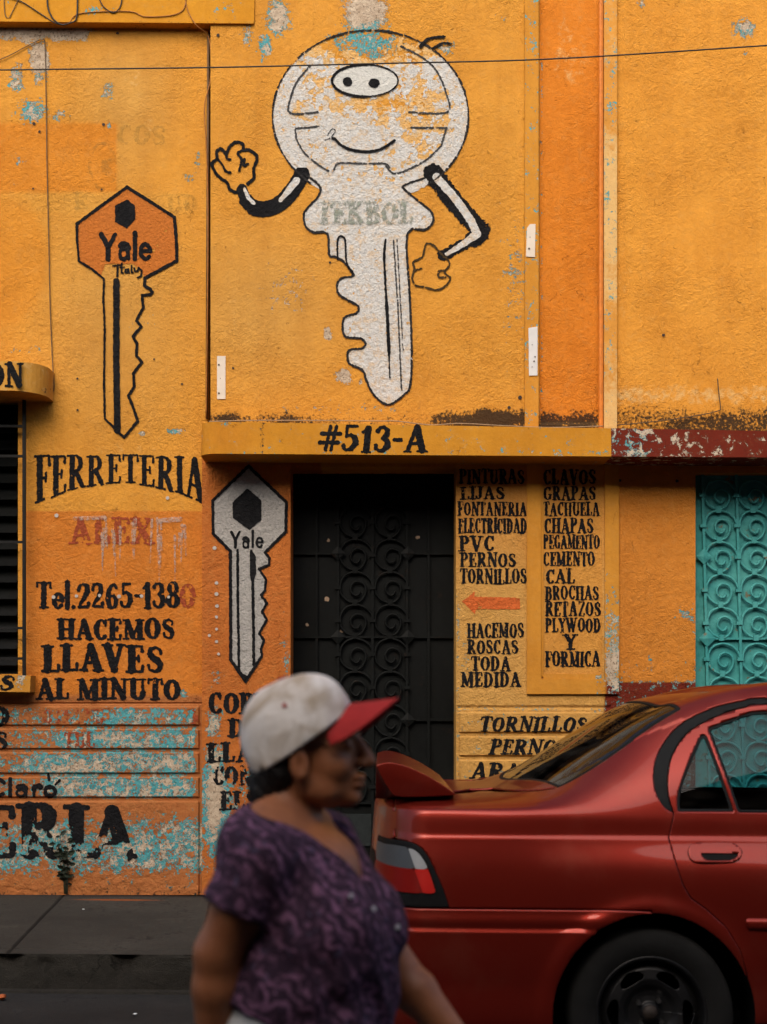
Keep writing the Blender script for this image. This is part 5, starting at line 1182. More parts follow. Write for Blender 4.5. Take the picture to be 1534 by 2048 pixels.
class CarRas(Ras):
    """side-view signed distances on the body's own grid (metres)"""
    def __init__(s): s.U = BX; s.V = BZ; s.d = np.full(BX.shape, 1e3)
def poly_sd(pts): return CarRas().polysd(pts)
def line_sd(pts, X=None, Z=None):
    X = BX if X is None else X; Z = BZ if Z is None else Z; d = np.full(X.shape, 1e3)
    for (x0, y0), (x1, y1) in zip(pts[:-1], pts[1:]):
        dx, dy = x1 - x0, y1 - y0; L = dx * dx + dy * dy + 1e-12; t = np.clip(((X - x0) * dx + (Z - y0) * dy) / L, 0, 1); d = np.minimum(d, np.hypot(X - x0 - t * dx, Z - y0 - t * dy))
    return d
NEAR = np.where(BY < 0, -1.0, 1.0) * 1.0     # <0 on the near side
def shell(name, sd, mat, parent, off=0.0, solid=0.0, side=None, offf=None):
    d = sd.copy()
    if side is not None:
        m_ = (TN[None] - 1.75) * (1 if side < 0 else -1) + 0 * BX; d = np.maximum(d, m_)
    P, F = march(d)
    if not F: return None
    j = np.clip(P[:, 0], 0, len(TN) - 1.001); i = np.clip(P[:, 1], 0, len(XN) - 1.001); i0 = i.astype(int); j0 = j.astype(int); fi = (i - i0)[:, None]; fj = (j - j0)[:, None]
    bl = lambda A: (A[i0, j0] * (1 - fj) + A[i0, j0 + 1] * fj) * (1 - fi) + (A[i0 + 1, j0] * (1 - fj) + A[i0 + 1, j0 + 1] * fj) * fi
    o = off if offf is None else bl(offf[..., None])
    V = bl(S3) + bl(NRM) * o
    return mk(name, V + np.array((CX, CY, 0)), F, mat, parent, True, None, solid)

# ---- outlines in the side view
yw = -0.70
GO = smooth_pts([cp(1352, 1628, yw), cp(1322, 1612, yw), cp(1306, 1578, yw), cp(1308, 1535, yw), cp(1330, 1490, yw), cp(1372, 1448, yw), cp(1430, 1415, -.62), cp(1490, 1401, -.62), cp(1534, 1395, -.62), (1.9, 1.374), (2.4, 1.364), (2.62, 1.30), (2.95, 1.10), (3.2, .955)], 6) + [(3.15, .945), (2.2, .952)]
DI = smooth_pts([cp(1341, 1624, yw), cp(1333, 1590, yw), cp(1335, 1550, yw), cp(1350, 1507, yw), cp(1388, 1463, yw), cp(1440, 1431, -.62), cp(1490, 1416, -.62), cp(1534, 1409, -.62), (1.9, 1.354), (2.13, 1.354)], 6)
LOW = cps([(1341, 1624), (1344, 1680), (1353, 1722), (1366, 1768), (1381, 1795), (1412, 1817), (1452, 1853), (1481, 1902), (1497, 1960), (1503, 2010), (1506, 2060)])
DOOR = DI + [(2.14, .26), (LOW[-1][0], .26)] + LOW[::-1][:-1]
GQ = smooth_pts([cp(1350, 1618, yw), cp(1353, 1585, yw), cp(1372, 1538, yw), cp(1400, 1487, yw), cp(1410, 1471, yw)], 4) + [cp(1417, 1471, yw), cp(1457, 1618, yw)]
GD = [cp(1469, 1620, yw), cp(1426, 1462, yw)] + smooth_pts([cp(1428, 1456, yw), cp(1450, 1444, -.62), cp(1490, 1430, -.62), cp(1534, 1423, -.62), (1.9, 1.332), (2.10, 1.332)], 4) + [(2.10, cp(1469, 1620, yw)[1])]
FD = [(2.15, .26), (2.15, 1.354), (2.40, 1.345), (2.60, 1.27), (2.93, 1.08), (3.16, .955), (3.20, .80), (3.14, .45), (3.05, .26)]
GF = [(2.20, .975), (2.20, 1.330), (2.40, 1.320), (2.58, 1.25), (2.90, 1.06), (3.04, .965)]
zgap = cp(850, 1817)[1]
LAMP = smooth_pts([cp(770, 1688), cp(800, 1684), cp(832, 1690), cp(853, 1708), cp(869, 1738), cp(886, 1776), cp(899, 1815)], 4) + [(-0.1, zgap), (-0.1, cp(800, 1684)[1])]
LAMPI = smooth_pts([cp(770, 1699), cp(800, 1696), cp(828, 1701), cp(845, 1717), cp(858, 1743), cp(872, 1787)], 4) + [(-0.1, cp(870, 1787)[1]), (-0.1, cp(800, 1696)[1])]
sdDoor = poly_sd(DOOR); sdFD = poly_sd(FD); sdGO = poly_sd(GO); sdQ = poly_sd(GQ); sdD = poly_sd(GD); sdF = poly_sd(GF)
ABY = np.abs(BY)
sdLamp = np.maximum(poly_sd(LAMP), 0.46 - ABY); sdLampI = np.maximum(poly_sd(LAMPI), 0.48 - ABY)
arR = np.hypot(BX - AXR, BZ - AXZ) - 0.352; arF = np.hypot(BX - AXF, BZ - AXZ) - 0.352
arch = np.minimum(arR, arF)
xbump = 0.70
bump = np.maximum(np.maximum(BZ - zgap, BX - AXR), 0 * BX - 1)
fbump = np.maximum(BZ - 0.50, AXF - BX)
# rear and front glass, from above
def gl_rear(i=0.0):
    return np.maximum(np.maximum(np.maximum((0.535 + 0.155 * (BY / .66) ** 2 + i) - BX, BX - (1.085 + 0.08 * (BY / .55) ** 2 - i)), ABY - (0.668 - i - 0.225 * (BX - .68))), 0.95 - BZ)
def gl_front(i=0.0):
    return np.maximum(np.maximum(np.maximum((2.58 + 0.12 * (BY / .6) ** 2 + i) - BX, BX - (3.32 - 0.16 * (BY / .6) ** 2 - i)), ABY - (0.60 - i + 0.17 * (BX - 2.7))), 0.93 - BZ)
def smaxg(f, r):   # rounded corners
    return f
lid = line_sd(cps([(791, 1684), (790, 1640), (791, 1604)], -.80) + [cp(800, 1598, -.76), cp(900, 1594, -.74), cp(1000, 1590, -.73), cp(1080, 1583, -.71), cp(1110, 1577, -.69)]) - 0.0024
lid = np.where((BZ > 0.6) & (ABY > 0.3), lid, 1.0)
gapd = np.abs(sdDoor) - 0.0028; gapf = np.abs(sdFD) - 0.0028
body = -np.minimum.reduce([sdDoor - 0.0026, sdFD - 0.0026, sdGO, arch, bump - 0.0026, fbump - 0.0026, sdLamp, gl_rear(), gl_front(), lid])
body_o = shell('body', body, M_CAR, CAR, solid=0.010)
ROOT[body_o] = ROOT[CAR]
rb_off = 0.012 + 0.010 * np.clip((cp(850, 1856)[1] - BZ) / 0.006, 0, 1) + 0.006 * np.exp(-((BZ - cp(850, 1840)[1]) / 0.02) ** 2)
shell('bumper', np.maximum(bump, -arR), M_CAR, CAR, solid=0.012, offf=rb_off)
shell('bumper', np.maximum(fbump, -arF), M_CAR, CAR, solid=0.012, off=0.012)
for side in (-1, 1):
    d_ = shell('door', np.maximum(np.maximum(sdDoor + 0.0004, -np.minimum(sdQ, sdD) + 0.004), -arch + 0.004), M_CAR, CAR, solid=0.012, side=side); ROOT[d_] = ROOT[CAR]
    shell('window_seal', np.maximum(np.minimum(np.abs(sdQ), np.abs(sdD)) - 0.006, 0 * BX - 1), M_RUB, d_, off=-0.005, solid=0.004, side=side)
    shell('window', np.minimum(sdQ, sdD) - 0.004, M_GLS, d_, off=-0.009, side=side)
    # handle
    hp = lambda u, v: cp(u, v)
    ho = [(1380, 1712), (1382, 1698), (1394, 1690), (1430, 1688), (1468, 1689), (1484, 1698), (1488, 1708), (1482, 1719), (1466, 1726), (1430, 1728), (1396, 1727), (1384, 1721)]
    hr = [(1404, 1706), (1408, 1699), (1440, 1696), (1470, 1698), (1480, 1708), (1476, 1717), (1460, 1722), (1424, 1723), (1410, 1719)]
    sho = poly_sd(smooth_pts(cps(ho), 4, True)); shr = poly_sd(smooth_pts(cps(hr), 4, True)); zlip = cp(1440, 1709)[1]
    hd = shell('handle', np.maximum(sho, -np.maximum(shr, BZ - zlip)), M_CAR, d_, off=0.006, solid=0.006, side=side); ROOT[hd] = ROOT[CAR]
    shell('handle_recess', np.maximum(shr, BZ - zlip - 0.006), M_BLKP, hd, off=0.0012, side=side)
    shell('handle_seal', np.abs(sho) - 0.0022, M_RUB, hd, off=0.0016, side=side)
    mz = cp(1510, 1848)[1]
    shell('side_moulding', np.maximum(np.maximum(np.abs(BZ - mz) - 0.020, (cp(1490, 1848)[0] + 0.4 * np.abs(BZ - mz - .01)) - BX), BX - 2.13), M_CAR, d_, offf=0.011 * np.clip((0.020 - np.abs(BZ - mz)) / 0.008, 0, 1) + 0.001, side=side)
    f_ = shell('door', np.maximum(np.maximum(sdFD + 0.0004, -sdF + 0.004), -arch + 0.004), M_CAR, CAR, solid=0.012, side=side); ROOT[f_] = ROOT[CAR]
    shell('window_seal', np.abs(sdF) - 0.006, M_RUB, f_, off=-0.005, solid=0.004, side=side); shell('window', sdF - 0.004, M_GLS, f_, off=-0.009, side=side)
    shell('weatherstrip', np.maximum(np.maximum(sdGO + 0.001, -np.minimum(sdDoor, sdFD) + 0.003), -(BZ - .90)), M_RUB, CAR, off=-0.003, solid=0.012, side=side)
    # tail lamp: black bezel, clear and red lens
    lp = shell('tail_lamp', np.maximum(sdLamp + 0.001, -sdLampI), M_BLKP, CAR, off=0.001, solid=0.012, side=side); ROOT[lp] = ROOT[CAR]
    zsp = cp(830, 1739)[1]; zlo = cp(830, 1787)[1]
    def m_lens(name, col, em=0):
        if name in bpy.data.materials: return bpy.data.materials[name]
        t = NT(name); w = t.n('TexWave', wave_type='BANDS', bands_direction='Z'); t.plug(w.inputs['Vector'], t.P()); w.inputs['Scale'].default_value = 90
        t.bump(w.outputs['Fac'], 0.35, 0.002); return t.set(Base_Color=col, Roughness=0.3, Specular_IOR_Level=0.04, Metallic=em)
    ML1 = m_lens('clear_lamp_lens', (0.055, 0.062, 0.070), 0.0); ML2 = m_lens('red_lamp_lens', (0.36, 0.010, 0.007)); ML3 = m_lens('dark_red_lamp_lens', (0.15, 0.006, 0.004)); ML4 = m_lens('white_reflector', (0.24, 0.25, 0.26), 0.0)
    xr = cp(830, 1760)[0]; xw = cp(832, 1720)[0]; sl = (BZ - zsp) * 0.35
    shell('clear_lens', np.maximum(np.maximum(sdLampI, zsp - BZ), BX - xw + sl), ML1, lp, off=0.0045, side=side)
    shell('reflector', np.maximum(np.maximum(sdLampI, zsp - BZ), xw - sl - BX), ML4, lp, off=0.0045, side=side)
    shell('red_lens', np.maximum(np.maximum(sdLampI, BZ - zsp), BX - xr + sl), ML3, lp, off=0.0045, side=side)
    shell('corner_lens', np.maximum(np.maximum(sdLampI, BZ - zsp), xr - sl - BX), ML2, lp, off=0.0045, side=side)
shell('rear_window', gl_rear(0.004), M_GLR, CAR, off=-0.004)
shell('rear_window_seal', np.maximum(gl_rear(-0.001), -gl_rear(0.014)), M_RUB, CAR, off=-0.001, solid=0.004)
shell('windscreen', gl_front(0.004), M_GLS, CAR, off=-0.004); shell('windscreen_seal', np.maximum(gl_front(-0.001), -gl_front(0.02)), M_RUB, CAR, off=-0.001, solid=0.004)
# headlamps and grille at the far end of the car
for side in (-1, 1):
    shell('headlamp', np.maximum(np.maximum(np.abs(BZ - .615) - .065, 4.02 - BX), 0.34 - ABY), bpy.data.materials['clear_lamp_lens'], CAR, off=0.004, side=side)
shell('grille', np.maximum(np.maximum(np.abs(BZ - .62) - .045, 4.1 - BX), ABY - .31), M_BLKP, CAR, off=0.004)
# rear plate recess and garnish between the lamps
shell('boot_garnish', np.maximum(np.maximum(np.abs(BZ - (zgap + .10)) - .055, BX - .2), ABY - .45), M_BLKP, CAR, off=0.003)

def L2W(V): return np.asarray(V, float) + np.array((CX, CY, 0))
# spoiler: blade across the boot lid, standing on its two ends
def spoiler():
    yl = -0.70
    top = smooth_pts([cp(752, 1531, yl), cp(775, 1525, yl), cp(808, 1531, yl), cp(850, 1549, yl), cp(884, 1569, yl), cp(910, 1587, yl)], 4)
    bot = smooth_pts([cp(752, 1531, yl), cp(764, 1556, yl), cp(784, 1587, yl), cp(800, 1593, yl), cp(850, 1593, yl), cp(910, 1590, yl)], 4)
    n = len(top); V = []; F = []
    ys = [-.70, -.62, -.58, -.54, -.3, 0, .3, .54, .58, .62, .70]
    for y in ys:
        a = abs(y); k = np.clip((0.62 - a) / 0.08, 0, 1); k = k * k * (3 - 2 * k); ins = 0.0
        arc = 0.0
        T = [(x - arc * .6, z - ins + arc * .35) for x, z in top]; Bq = [(x - arc * .6, z + ins + arc * .35) for x, z in bot]
        Bt = [(x, zt_ - 0.028) if (zt_ - 0.028) > z else (x, z) for (x, z), (_, zt_) in zip(Bq, T)]
        # blade under side in the middle
        ring = []
        for i in range(n): ring.append((T[i][0], y, T[i][1]))
        for i in range(n - 1, -1, -1):
            xb, z_b = Bq[i]
            zt_ = np.interp(xb, [p[0] for p in T], [p[1] for p in T]); zz = z_b * (1 - k) + min(z_b, 1.0) * k
            ring.append((xb, y, zz))
        V += ring
    m_ = 2 * n
    for q in range(len(ys) - 1):
        for i in range(m_): F.append((q * m_ + i, q * m_ + (i + 1) % m_, (q + 1) * m_ + (i + 1) % m_, (q + 1) * m_ + i))
    F.append(tuple(range(m_))[::-1]); F.append(tuple((len(ys) - 1) * m_ + i for i in range(m_)))
    o = mk('spoiler', L2W(V), F, M_CAR, CAR, True)
    import bmesh
    bm = bmesh.new(); bm.from_mesh(o.data); bmesh.ops.remove_doubles(bm, verts=bm.verts, dist=1e-5); bmesh.ops.recalc_face_normals(bm, faces=bm.faces); bm.to_mesh(o.data); bm.free()
    e = o.modifiers.new('bv', 'BEVEL'); e.width = .005; e.segments = 3; e.limit_method = 'ANGLE'; e.angle_limit = .7
    e = o.modifiers.new('es', 'EDGE_SPLIT'); e.split_angle = math.radians(40)
spoiler()

# wheels
def lathe(prof, n=72, closed=False):
    V = []; F = []; m_ = len(prof)
    for k in range(n):
        a = 2 * math.pi * k / n
        for r, y in prof: V.append((r * math.cos(a), y, r * math.sin(a)))
    for k in range(n):
        for i in range(m_ - 1 + (1 if closed else 0)):
            j = (i + 1) % m_; F.append((k * m_ + i, ((k + 1) % n) * m_ + i, ((k + 1) % n) * m_ + j, k * m_ + j))
    return V, F
WPROTO = []
def wheel(ax, side):
    c = np.array((ax, side * 0.735, 0.289))
    if WPROTO:
        for src in WPROTO:
            pass
    def put(name, V, F, mat, parent, smooth=True, solid=0):
        V = np.array(V, float); V[:, 1] *= -side      # profile y negative = outward on the near side
        if side > 0: F = [tuple(f)[::-1] for f in F]
        return mk(name, L2W(V + c), F, mat, parent, smooth, None, solid)
    w = thing_part('wheel', CAR)
    ty = smooth_pts([(.186, -.075), (.200, -.086), (.235, -.096), (.268, -.092), (.283, -.080), (.289, -.05), (.291, 0), (.289, .05), (.283, .080), (.268, .092), (.235, .096), (.200, .086), (.186, .075)], 4)
    tv, tf = lathe(ty, 96); t_ = put('tyre', tv, [f[::-1] for f in tf], M_TYRE, w)
    rv, rf = lathe(smooth_pts([(.190, -.072), (.196, -.083), (.190, -.085), (.182, -.078), (.176, -.05), (.168, .0), (.170, .07), (.188, .075)], 3), 72); put('rim', rv, rf, M_RIM, w)
    # pressed disc with six oval openings, made on a polar sheet
    R_ = np.linspace(0.0, .178, 60); A_ = np.linspace(0, 2 * math.pi, 241); RR, AA = np.meshgrid(R_, A_, indexing='ij')
    sd = RR * 0 - 1.0
    for k in range(6):
        a0 = math.pi / 2 + math.pi / 6 + k * math.pi / 3; da = (AA - a0 + math.pi) % (2 * math.pi) - math.pi
        e = (np.hypot(da * RR / 0.046, (RR - .132) / 0.021) - 1) * 0.02; sd = np.maximum(sd, -e)
    P, F = march(sd); r = np.interp(P[:, 1], np.arange(60), R_); a = np.interp(P[:, 0], np.arange(241), A_)
    dish = np.interp(r, [0, .03, .034, .055, .075, .095, .115, .15, .165, .178], [-.058, -.058, -.040, -.038, -.042, -.060, -.068, -.062, -.045, -.03])
    put('wheel_disc', np.stack([r * np.cos(a), dish, r * np.sin(a)], 1), F, M_RIM, w, True, 0.004)
    for k in range(4):
        an = math.pi / 4 + k * math.pi / 2 + 0.1; nx_, nz_ = 0.05 * math.cos(an), 0.05 * math.sin(an)
        hexv = [(nx_ + .0095 * math.cos(q * math.pi / 3), -.036, nz_ + .0095 * math.sin(q * math.pi / 3)) for q in range(6)] + [(nx_ + .0085 * math.cos(q * math.pi / 3), -.056, nz_ + .0085 * math.sin(q * math.pi / 3)) for q in range(6)]
        put('lug_nut', hexv, [tuple(range(6, 12))] + [(q, (q + 1) % 6, 6 + (q + 1) % 6, 6 + q) for q in range(6)], M_NUT, w, False)
    hv, hf = lathe([(.001, -.068), (.018, -.066), (.026, -.058), (.028, -.045)], 24); put('hub', hv, [f[::-1] for f in hf], m_plain('rusty_hub', (.016, .010, .007), .7) if 'rusty_hub' not in bpy.data.materials else bpy.data.materials['rusty_hub'], w)
def thing_part(name, parent):
    o = bpy.data.objects.new(name, None); COL.objects.link(o); o.parent = parent; ROOT[o] = ROOT[parent]; o.empty_display_size = .1; return o
for ax in (AXR, AXF):
    for side in (-1, 1): wheel(ax, side)
# wheel wells, floor, cabin
for ax in (AXR, AXF):
    for s in (-1, 1):
        b = MB(); n = 20; V = []; F = []
        for k in range(n + 1):
            a = -0.25 + (math.pi + 0.5) * k / n
            for y in (s * 0.832, s * 0.56): V.append((ax + .362 * math.cos(a), y, AXZ + .362 * math.sin(a)))
        for k in range(n): F.append((2 * k, 2 * k + 1, 2 * k + 3, 2 * k + 2))
        F.append(tuple(2 * k + 1 for k in range(n + 1)))
        b.add(L2W(V), F); b.build('wheel_well', M_BLKP, CAR, True)
b = MB(); x0 = CX; 
def cbox(xa, xb, ya, yb_, za, zb2): b.box(CX + xa, CX + xb, CY + ya, CY + yb_, za, zb2)
cbox(0.12, 4.1, -.60, .60, .20, .26); cbox(.10, .14, -.7, .7, .25, .60)
b.build('floor_pan', M_BLKP, CAR)
b = MB(); cbox(0.62, 1.18, -.66, .66, .90, .93); b.build('parcel_shelf', M_CABIN, CAR)
def seat(name, x, y0, y1, top, lean):
    q = MB(); P = [(x, .45), (x + .5, .47), (x + .5, .60), (x + .12, .60), (x - lean, top), (x - lean - .12, top - .01), (x - .08, .55)]
    V = [(CX + a, CY + y0, z) for a, z in P] + [(CX + a, CY + y1, z) for a, z in P]; n = len(P)
    q.add(V, [tuple(range(n)), tuple(range(2 * n - 1, n - 1, -1))] + [(i, n + i, n + (i + 1) % n, (i + 1) % n) for i in range(n)]); q.build(name, M_CABIN, CAR, bevel=.02)
seat('rear_seat', 1.30, -.64, .64, .94, .12); seat('front_seat', 2.25, -.62, -.12, .96, .14); seat('front_seat', 2.25, .12, .62, .96, .14)
b = MB(); cbox(2.95, 3.25, -.66, .66, .62, .92); b.build('dashboard', M_CABIN, CAR, bevel=.03)

# ================================================================== the woman walking past, nearest the camera
PY = 2.89
ZS = -0.077
def pw(u, v, dy=0.0): return at(u, v, PY + dy)
WOM = thing('person', 'woman in a white cap with red visor and purple blouse, walking to the right', 'person', (-0.14, PY, 0.0))

class Vox:
    def __init__(s, lo, hi, h):
        s.lo = np.array(lo, float); s.h = h; s.n = np.ceil((np.array(hi) - s.lo) / h).astype(int) + 1
        s.ax = [s.lo[i] + h * np.arange(s.n[i]) for i in range(3)]; s.d = np.full(s.n, 0.2, np.float32)
    def sub(s, lo, hi):
        r = []
        for i in range(3):
            a = np.searchsorted(s.ax[i], lo[i]); b = np.searchsorted(s.ax[i], hi[i]); r.append(slice(a, max(b, a + 1)))
        return tuple(r), np.meshgrid(*[s.ax[i][r[i]].astype(np.float32) for i in range(3)], indexing='ij')
    def join(s, r, d, k, op='u'):
        a = s.d[r]
        if op == 'u':
            if k <= 0: s.d[r] = np.minimum(a, d); return
            h = np.clip(0.5 + 0.5 * (a - d) / k, 0, 1); s.d[r] = a * (1 - h) + d * h - k * h * (1 - h)
        else:
            k = max(k, 1e-4); d = -d; h = np.clip(0.5 - 0.5 * (a - d) / k, 0, 1); s.d[r] = a * (1 - h) + d * h + k * h * (1 - h)
    def cap(s, p, q, r0, r1, k=0.02, op='u'):
        p = np.array(p, float); q = np.array(q, float); m_ = max(r0, r1) + 3 * k + .03
        r, (X, Y, Z) = s.sub(np.minimum(p, q) - m_, np.maximum(p, q) + m_)
        v = q - p; L = float(v @ v) + 1e-9; t = np.clip(((X - p[0]) * v[0] + (Y - p[1]) * v[1] + (Z - p[2]) * v[2]) / L, 0, 1)
        s.join(r, np.sqrt((X - p[0] - t * v[0]) ** 2 + (Y - p[1] - t * v[1]) ** 2 + (Z - p[2] - t * v[2]) ** 2) - (r0 + (r1 - r0) * t), k, op); return s
    def ell(s, c, rad, yaw=0.0, pitch=0.0, k=0.02, op='u'):
        c = np.array(c, float); rad = np.array(rad, float); m_ = rad.max() + 3 * k + .03
        r, (X, Y, Z) = s.sub(c - m_, c + m_)
        X = X - c[0]; Y = Y - c[1]; Z = Z - c[2]; cy, sy = math.cos(yaw), math.sin(yaw)
        F = X * cy + Y * sy; Lt = -X * sy + Y * cy; cp_, sp = math.cos(pitch), math.sin(pitch)
        F, Z = F * cp_ + Z * sp, -F * sp + Z * cp_
        k0 = np.sqrt((F / rad[0]) ** 2 + (Lt / rad[1]) ** 2 + (Z / rad[2]) ** 2); k1 = np.sqrt((F / rad[0] ** 2) ** 2 + (Lt / rad[1] ** 2) ** 2 + (Z / rad[2] ** 2) ** 2)
        s.join(r, k0 * (k0 - 1) / np.maximum(k1, 1e-6), k, op); return s
    def mesh(s):
        d = s.d; ins = d < 0; nx, ny, nz = d.shape
        pos = np.zeros((nx - 1, ny - 1, nz - 1, 3), np.float32); cnt = np.zeros((nx - 1, ny - 1, nz - 1), np.float32)
        for a in range(3):
            for b in (0, 1):
                for c in (0, 1):
                    o = [(0, 1)] * 3
                    i0 = [0, 0, 0]; oth = [q for q in range(3) if q != a]; i0[oth[0]] = b; i0[oth[1]] = c; i1 = list(i0); i1[a] = 1
                    sl = lambda i: tuple(slice(i[q], d.shape[q] - 1 + i[q]) for q in range(3))
                    A = d[sl(i0)]; B = d[sl(i1)]; x = (A < 0) != (B < 0); t = np.where(x, A / np.where(x, A - B, 1), 0)
                    for q in range(3): pos[..., q] += np.where(x, (t if q == a else i0[q]), 0)
                    cnt += x
        act = cnt > 0; idx = np.full(act.shape, -1); idx[act] = np.arange(act.sum()); I = np.argwhere(act)
        V = s.lo + (I + pos[act] / cnt[act][:, None]) * s.h
        F = []
        for a in range(3):
            b, c = (a + 1) % 3, (a + 2) % 3
            sl0 = [slice(None)] * 3; sl1 = [slice(None)] * 3; sl0[a] = slice(0, -1); sl1[a] = slice(1, None)
            x = ins[tuple(sl0)] != ins[tuple(sl1)]; e = np.argwhere(x)
            e = e[(e[:, b] > 0) & (e[:, c] > 0) & (e[:, b] < act.shape[b]) & (e[:, c] < act.shape[c])]
            flip = ins[tuple(e.T)]
            def cell(db, dc):
                q = e.copy(); q[:, b] -= db; q[:, c] -= dc; return idx[tuple(q.T)]
            quad = np.stack([cell(1, 1), cell(0, 1), cell(0, 0), cell(1, 0)], 1); quad[~flip] = quad[~flip][:, ::-1]; F.append(quad)
        F = np.concatenate(F); F = F[(F >= 0).all(1)]
        return V, F.tolist()

YAW = math.radians(-24)                 # the trunk is turned a little towards the camera
X0 = -0.170
def T(f, l, z): return np.array((X0 + f * math.cos(YAW) - l * math.sin(YAW), PY + f * math.sin(YAW) + l * math.cos(YAW), z + ZS))   # l > 0 is her far side
NSH = T(.018, -.148, 1.138); FSH = T(-.01, .160, 1.140)
NEL = pw(436, 1905, -.13); NWR = pw(424, 2140, -.10)
FEL = pw(792, 1938, .17); FWR = pw(925, 2092, .12)
HY = math.radians(-10)
HX, HZ = -0.150, 1.345 + ZS
def H(f, l, z): return np.array((HX + f * math.cos(HY) - l * math.sin(HY), PY + f * math.sin(HY) + l * math.cos(HY), HZ + z))
def trunk(g, e=0.0, k=0.045):
    g.ell(T(.015, 0, .845), (.145 + e, .172 + e, .13 + e), YAW, 0, k)
    g.ell(T(.045, 0, .95), (.148 + e, .158 + e, .14 + e), YAW, 0, k)
    g.ell(T(.022, 0, 1.075), (.118 + e, .148 + e, .125 + e), YAW, -.2, k)
    for s in (-1, 1): g.ell(T(.104, s * .068, 1.005), (.082 + e, .072 + e, .085 + e), YAW, .2, k)
    g.cap(T(-.01, -.122, 1.148), T(-.005, .122, 1.148), .052 + e, .054 + e, k)
    g.cap(T(-.02, -.05, 1.185), T(-.02, .05, 1.185), .045 + e, .045 + e, k)
    for s in (-1, 1): g.cap(T(-.025, s * .12, 1.155), T(-.015, s * .03, 1.215), .045 + e, .038 + e, k)
def hand(g, W, dirv, side, k=0.006, curl=0.5, palm_n=(0, 1, 0)):
    """palm and five fingers from the wrist W along dirv; palm_n = direction the palm faces"""
    d = np.array(dirv, float); d /= np.linalg.norm(d); n = np.array(palm_n, float); n -= d * (n @ d); n /= np.linalg.norm(n); w = np.cross(d, n) * side
    P = W + d * .045
    g.cap(W, W + d * .03, .023, .022, .012)
    for q in (-.026, -.009, .009, .026): g.cap(W + d * .015 + w * q * .6, W + d * .082 + w * q, .013, .012, .010)
    for q, L in ((-.028, .055), (-.0095, .066), (.0095, .072), (.028, .064)):
        a = W + d * .084 + w * q; c1 = curl; b = a + (d * math.cos(c1) + n * math.sin(c1)) * L * .45; c2 = curl * 2.1; c = b + (d * math.cos(c2) + n * math.sin(c2)) * L * .32; c3 = curl * 2.9; e = c + (d * math.cos(c3) + n * math.sin(c3)) * L * .25
        g.cap(a, b, .0095, .0088, k); g.cap(b, c, .0088, .0082, k * .7); g.cap(c, e, .0082, .0072, k * .7)
    a = W + d * .028 + w * .024; b = a + w * .028 + d * .022 + n * .012; c = b + d * .030 + w * .006 + n * .012; g.cap(a, b, .014, .011, .008); g.cap(b, c, .0108, .0085, k)
g = Vox((-.52, PY - .42, -.01), (.42, PY + .42, 1.47), .0056)
trunk(g)
NB = T(-.02, 0, 1.17)
g.cap(NB, H(-.02, 0, -.07), .056, .052, .03)
# head
g.ell(H(-.016, 0, .030), (.094, .073, .076), HY, .15, .02); g.ell(H(.045, 0, -.025), (.060, .060, .088), HY, 0, .02)
g.ell(H(.052, 0, -.078), (.046, .046, .036), HY, -.2, .02); g.ell(H(.093, 0, -.098), (.021, .022, .018), HY, 0, .014)
for s in (-1, 1):
    g.ell(H(.070, s * .036, -.040), (.028, .024, .026), HY, 0, .016); g.ell(H(.030, s * .046, -.080), (.042, .014, .022), HY, -.3, .016)
    g.ell(H(.008, s * .074, -.036), (.020, .013, .035), HY, .15, .006); g.ell(H(.014, s * .085, -.034), (.009, .007, .019), HY, .15, .004, 'd')
    g.ell(H(.104, s * .030, .003), (.011, .015, .006), HY, 0, .010, 'd'); g.ell(H(.090, s * .032, .0), (.013, .015, .009), HY, 0, .005)
    g.ell(H(.090, s * .028, .024), (.016, .026, .010), HY, 0, .010)
g.cap(H(.102, 0, .014), H(.129, 0, -.030), .010, .0135, .010); 
for s in (-1, 1): g.ell(H(.117, s * .012, -.034), (.013, .009, .008), HY, 0, .006)
g.ell(H(.109, 0, -.060), (.014, .026, .0075), HY, 0, .006); g.ell(H(.107, 0, -.075), (.014, .023, .008), HY, 0, .006); g.cap(H(.123, -.02, -.0675), H(.123, .02, -.0675), .0025, .0025, .003, 'd')
# arms and hands
for A, B, C, dl, pn, sd_, cu in ((NSH, NEL, NWR, None, (.2, 1, 0), 1, .35), (FSH, FEL, FWR, None, (0, -1, -.2), -1, .45)):
    g.cap(A, A * .55 + B * .45, .058, .053, .03); g.cap(A * .55 + B * .45, B, .053, .042, .02); g.cap(B, B * .7 + C * .3, .042, .043, .015); g.cap(B * .7 + C * .3, C, .043, .026, .012)
    dv = C - B; dv = dv / np.linalg.norm(dv); hand(g, C, dv + np.array((.12, 0, 0)), sd_, curl=cu, palm_n=pn)
# legs, mid-stride
LEGS = []
for s, kx, ax_, az in ((-1, -.155, -.36, .13), (1, -.02, .085, .075)):
    hp_ = T(.01, s * .085, .80); kn = np.array((kx, PY + s * .085 + .0, .40)); an = np.array((ax_, PY + s * .08, az)); LEGS.append((s, hp_, kn, an))
    g.cap(hp_, kn, .088, .058, .03); g.cap(kn, kn * .65 + an * .35, .056, .056, .02); g.cap(kn * .65 + an * .35, an, .056, .036, .02)
    tl = -.75 if s < 0 else .12; fd = np.array((math.cos(tl), 0, math.sin(tl))); g.cap(an - np.array((.01, 0, .03)), an + fd * .13 - np.array((0, 0, .045)), .034, .026, .02)
BODYV = g

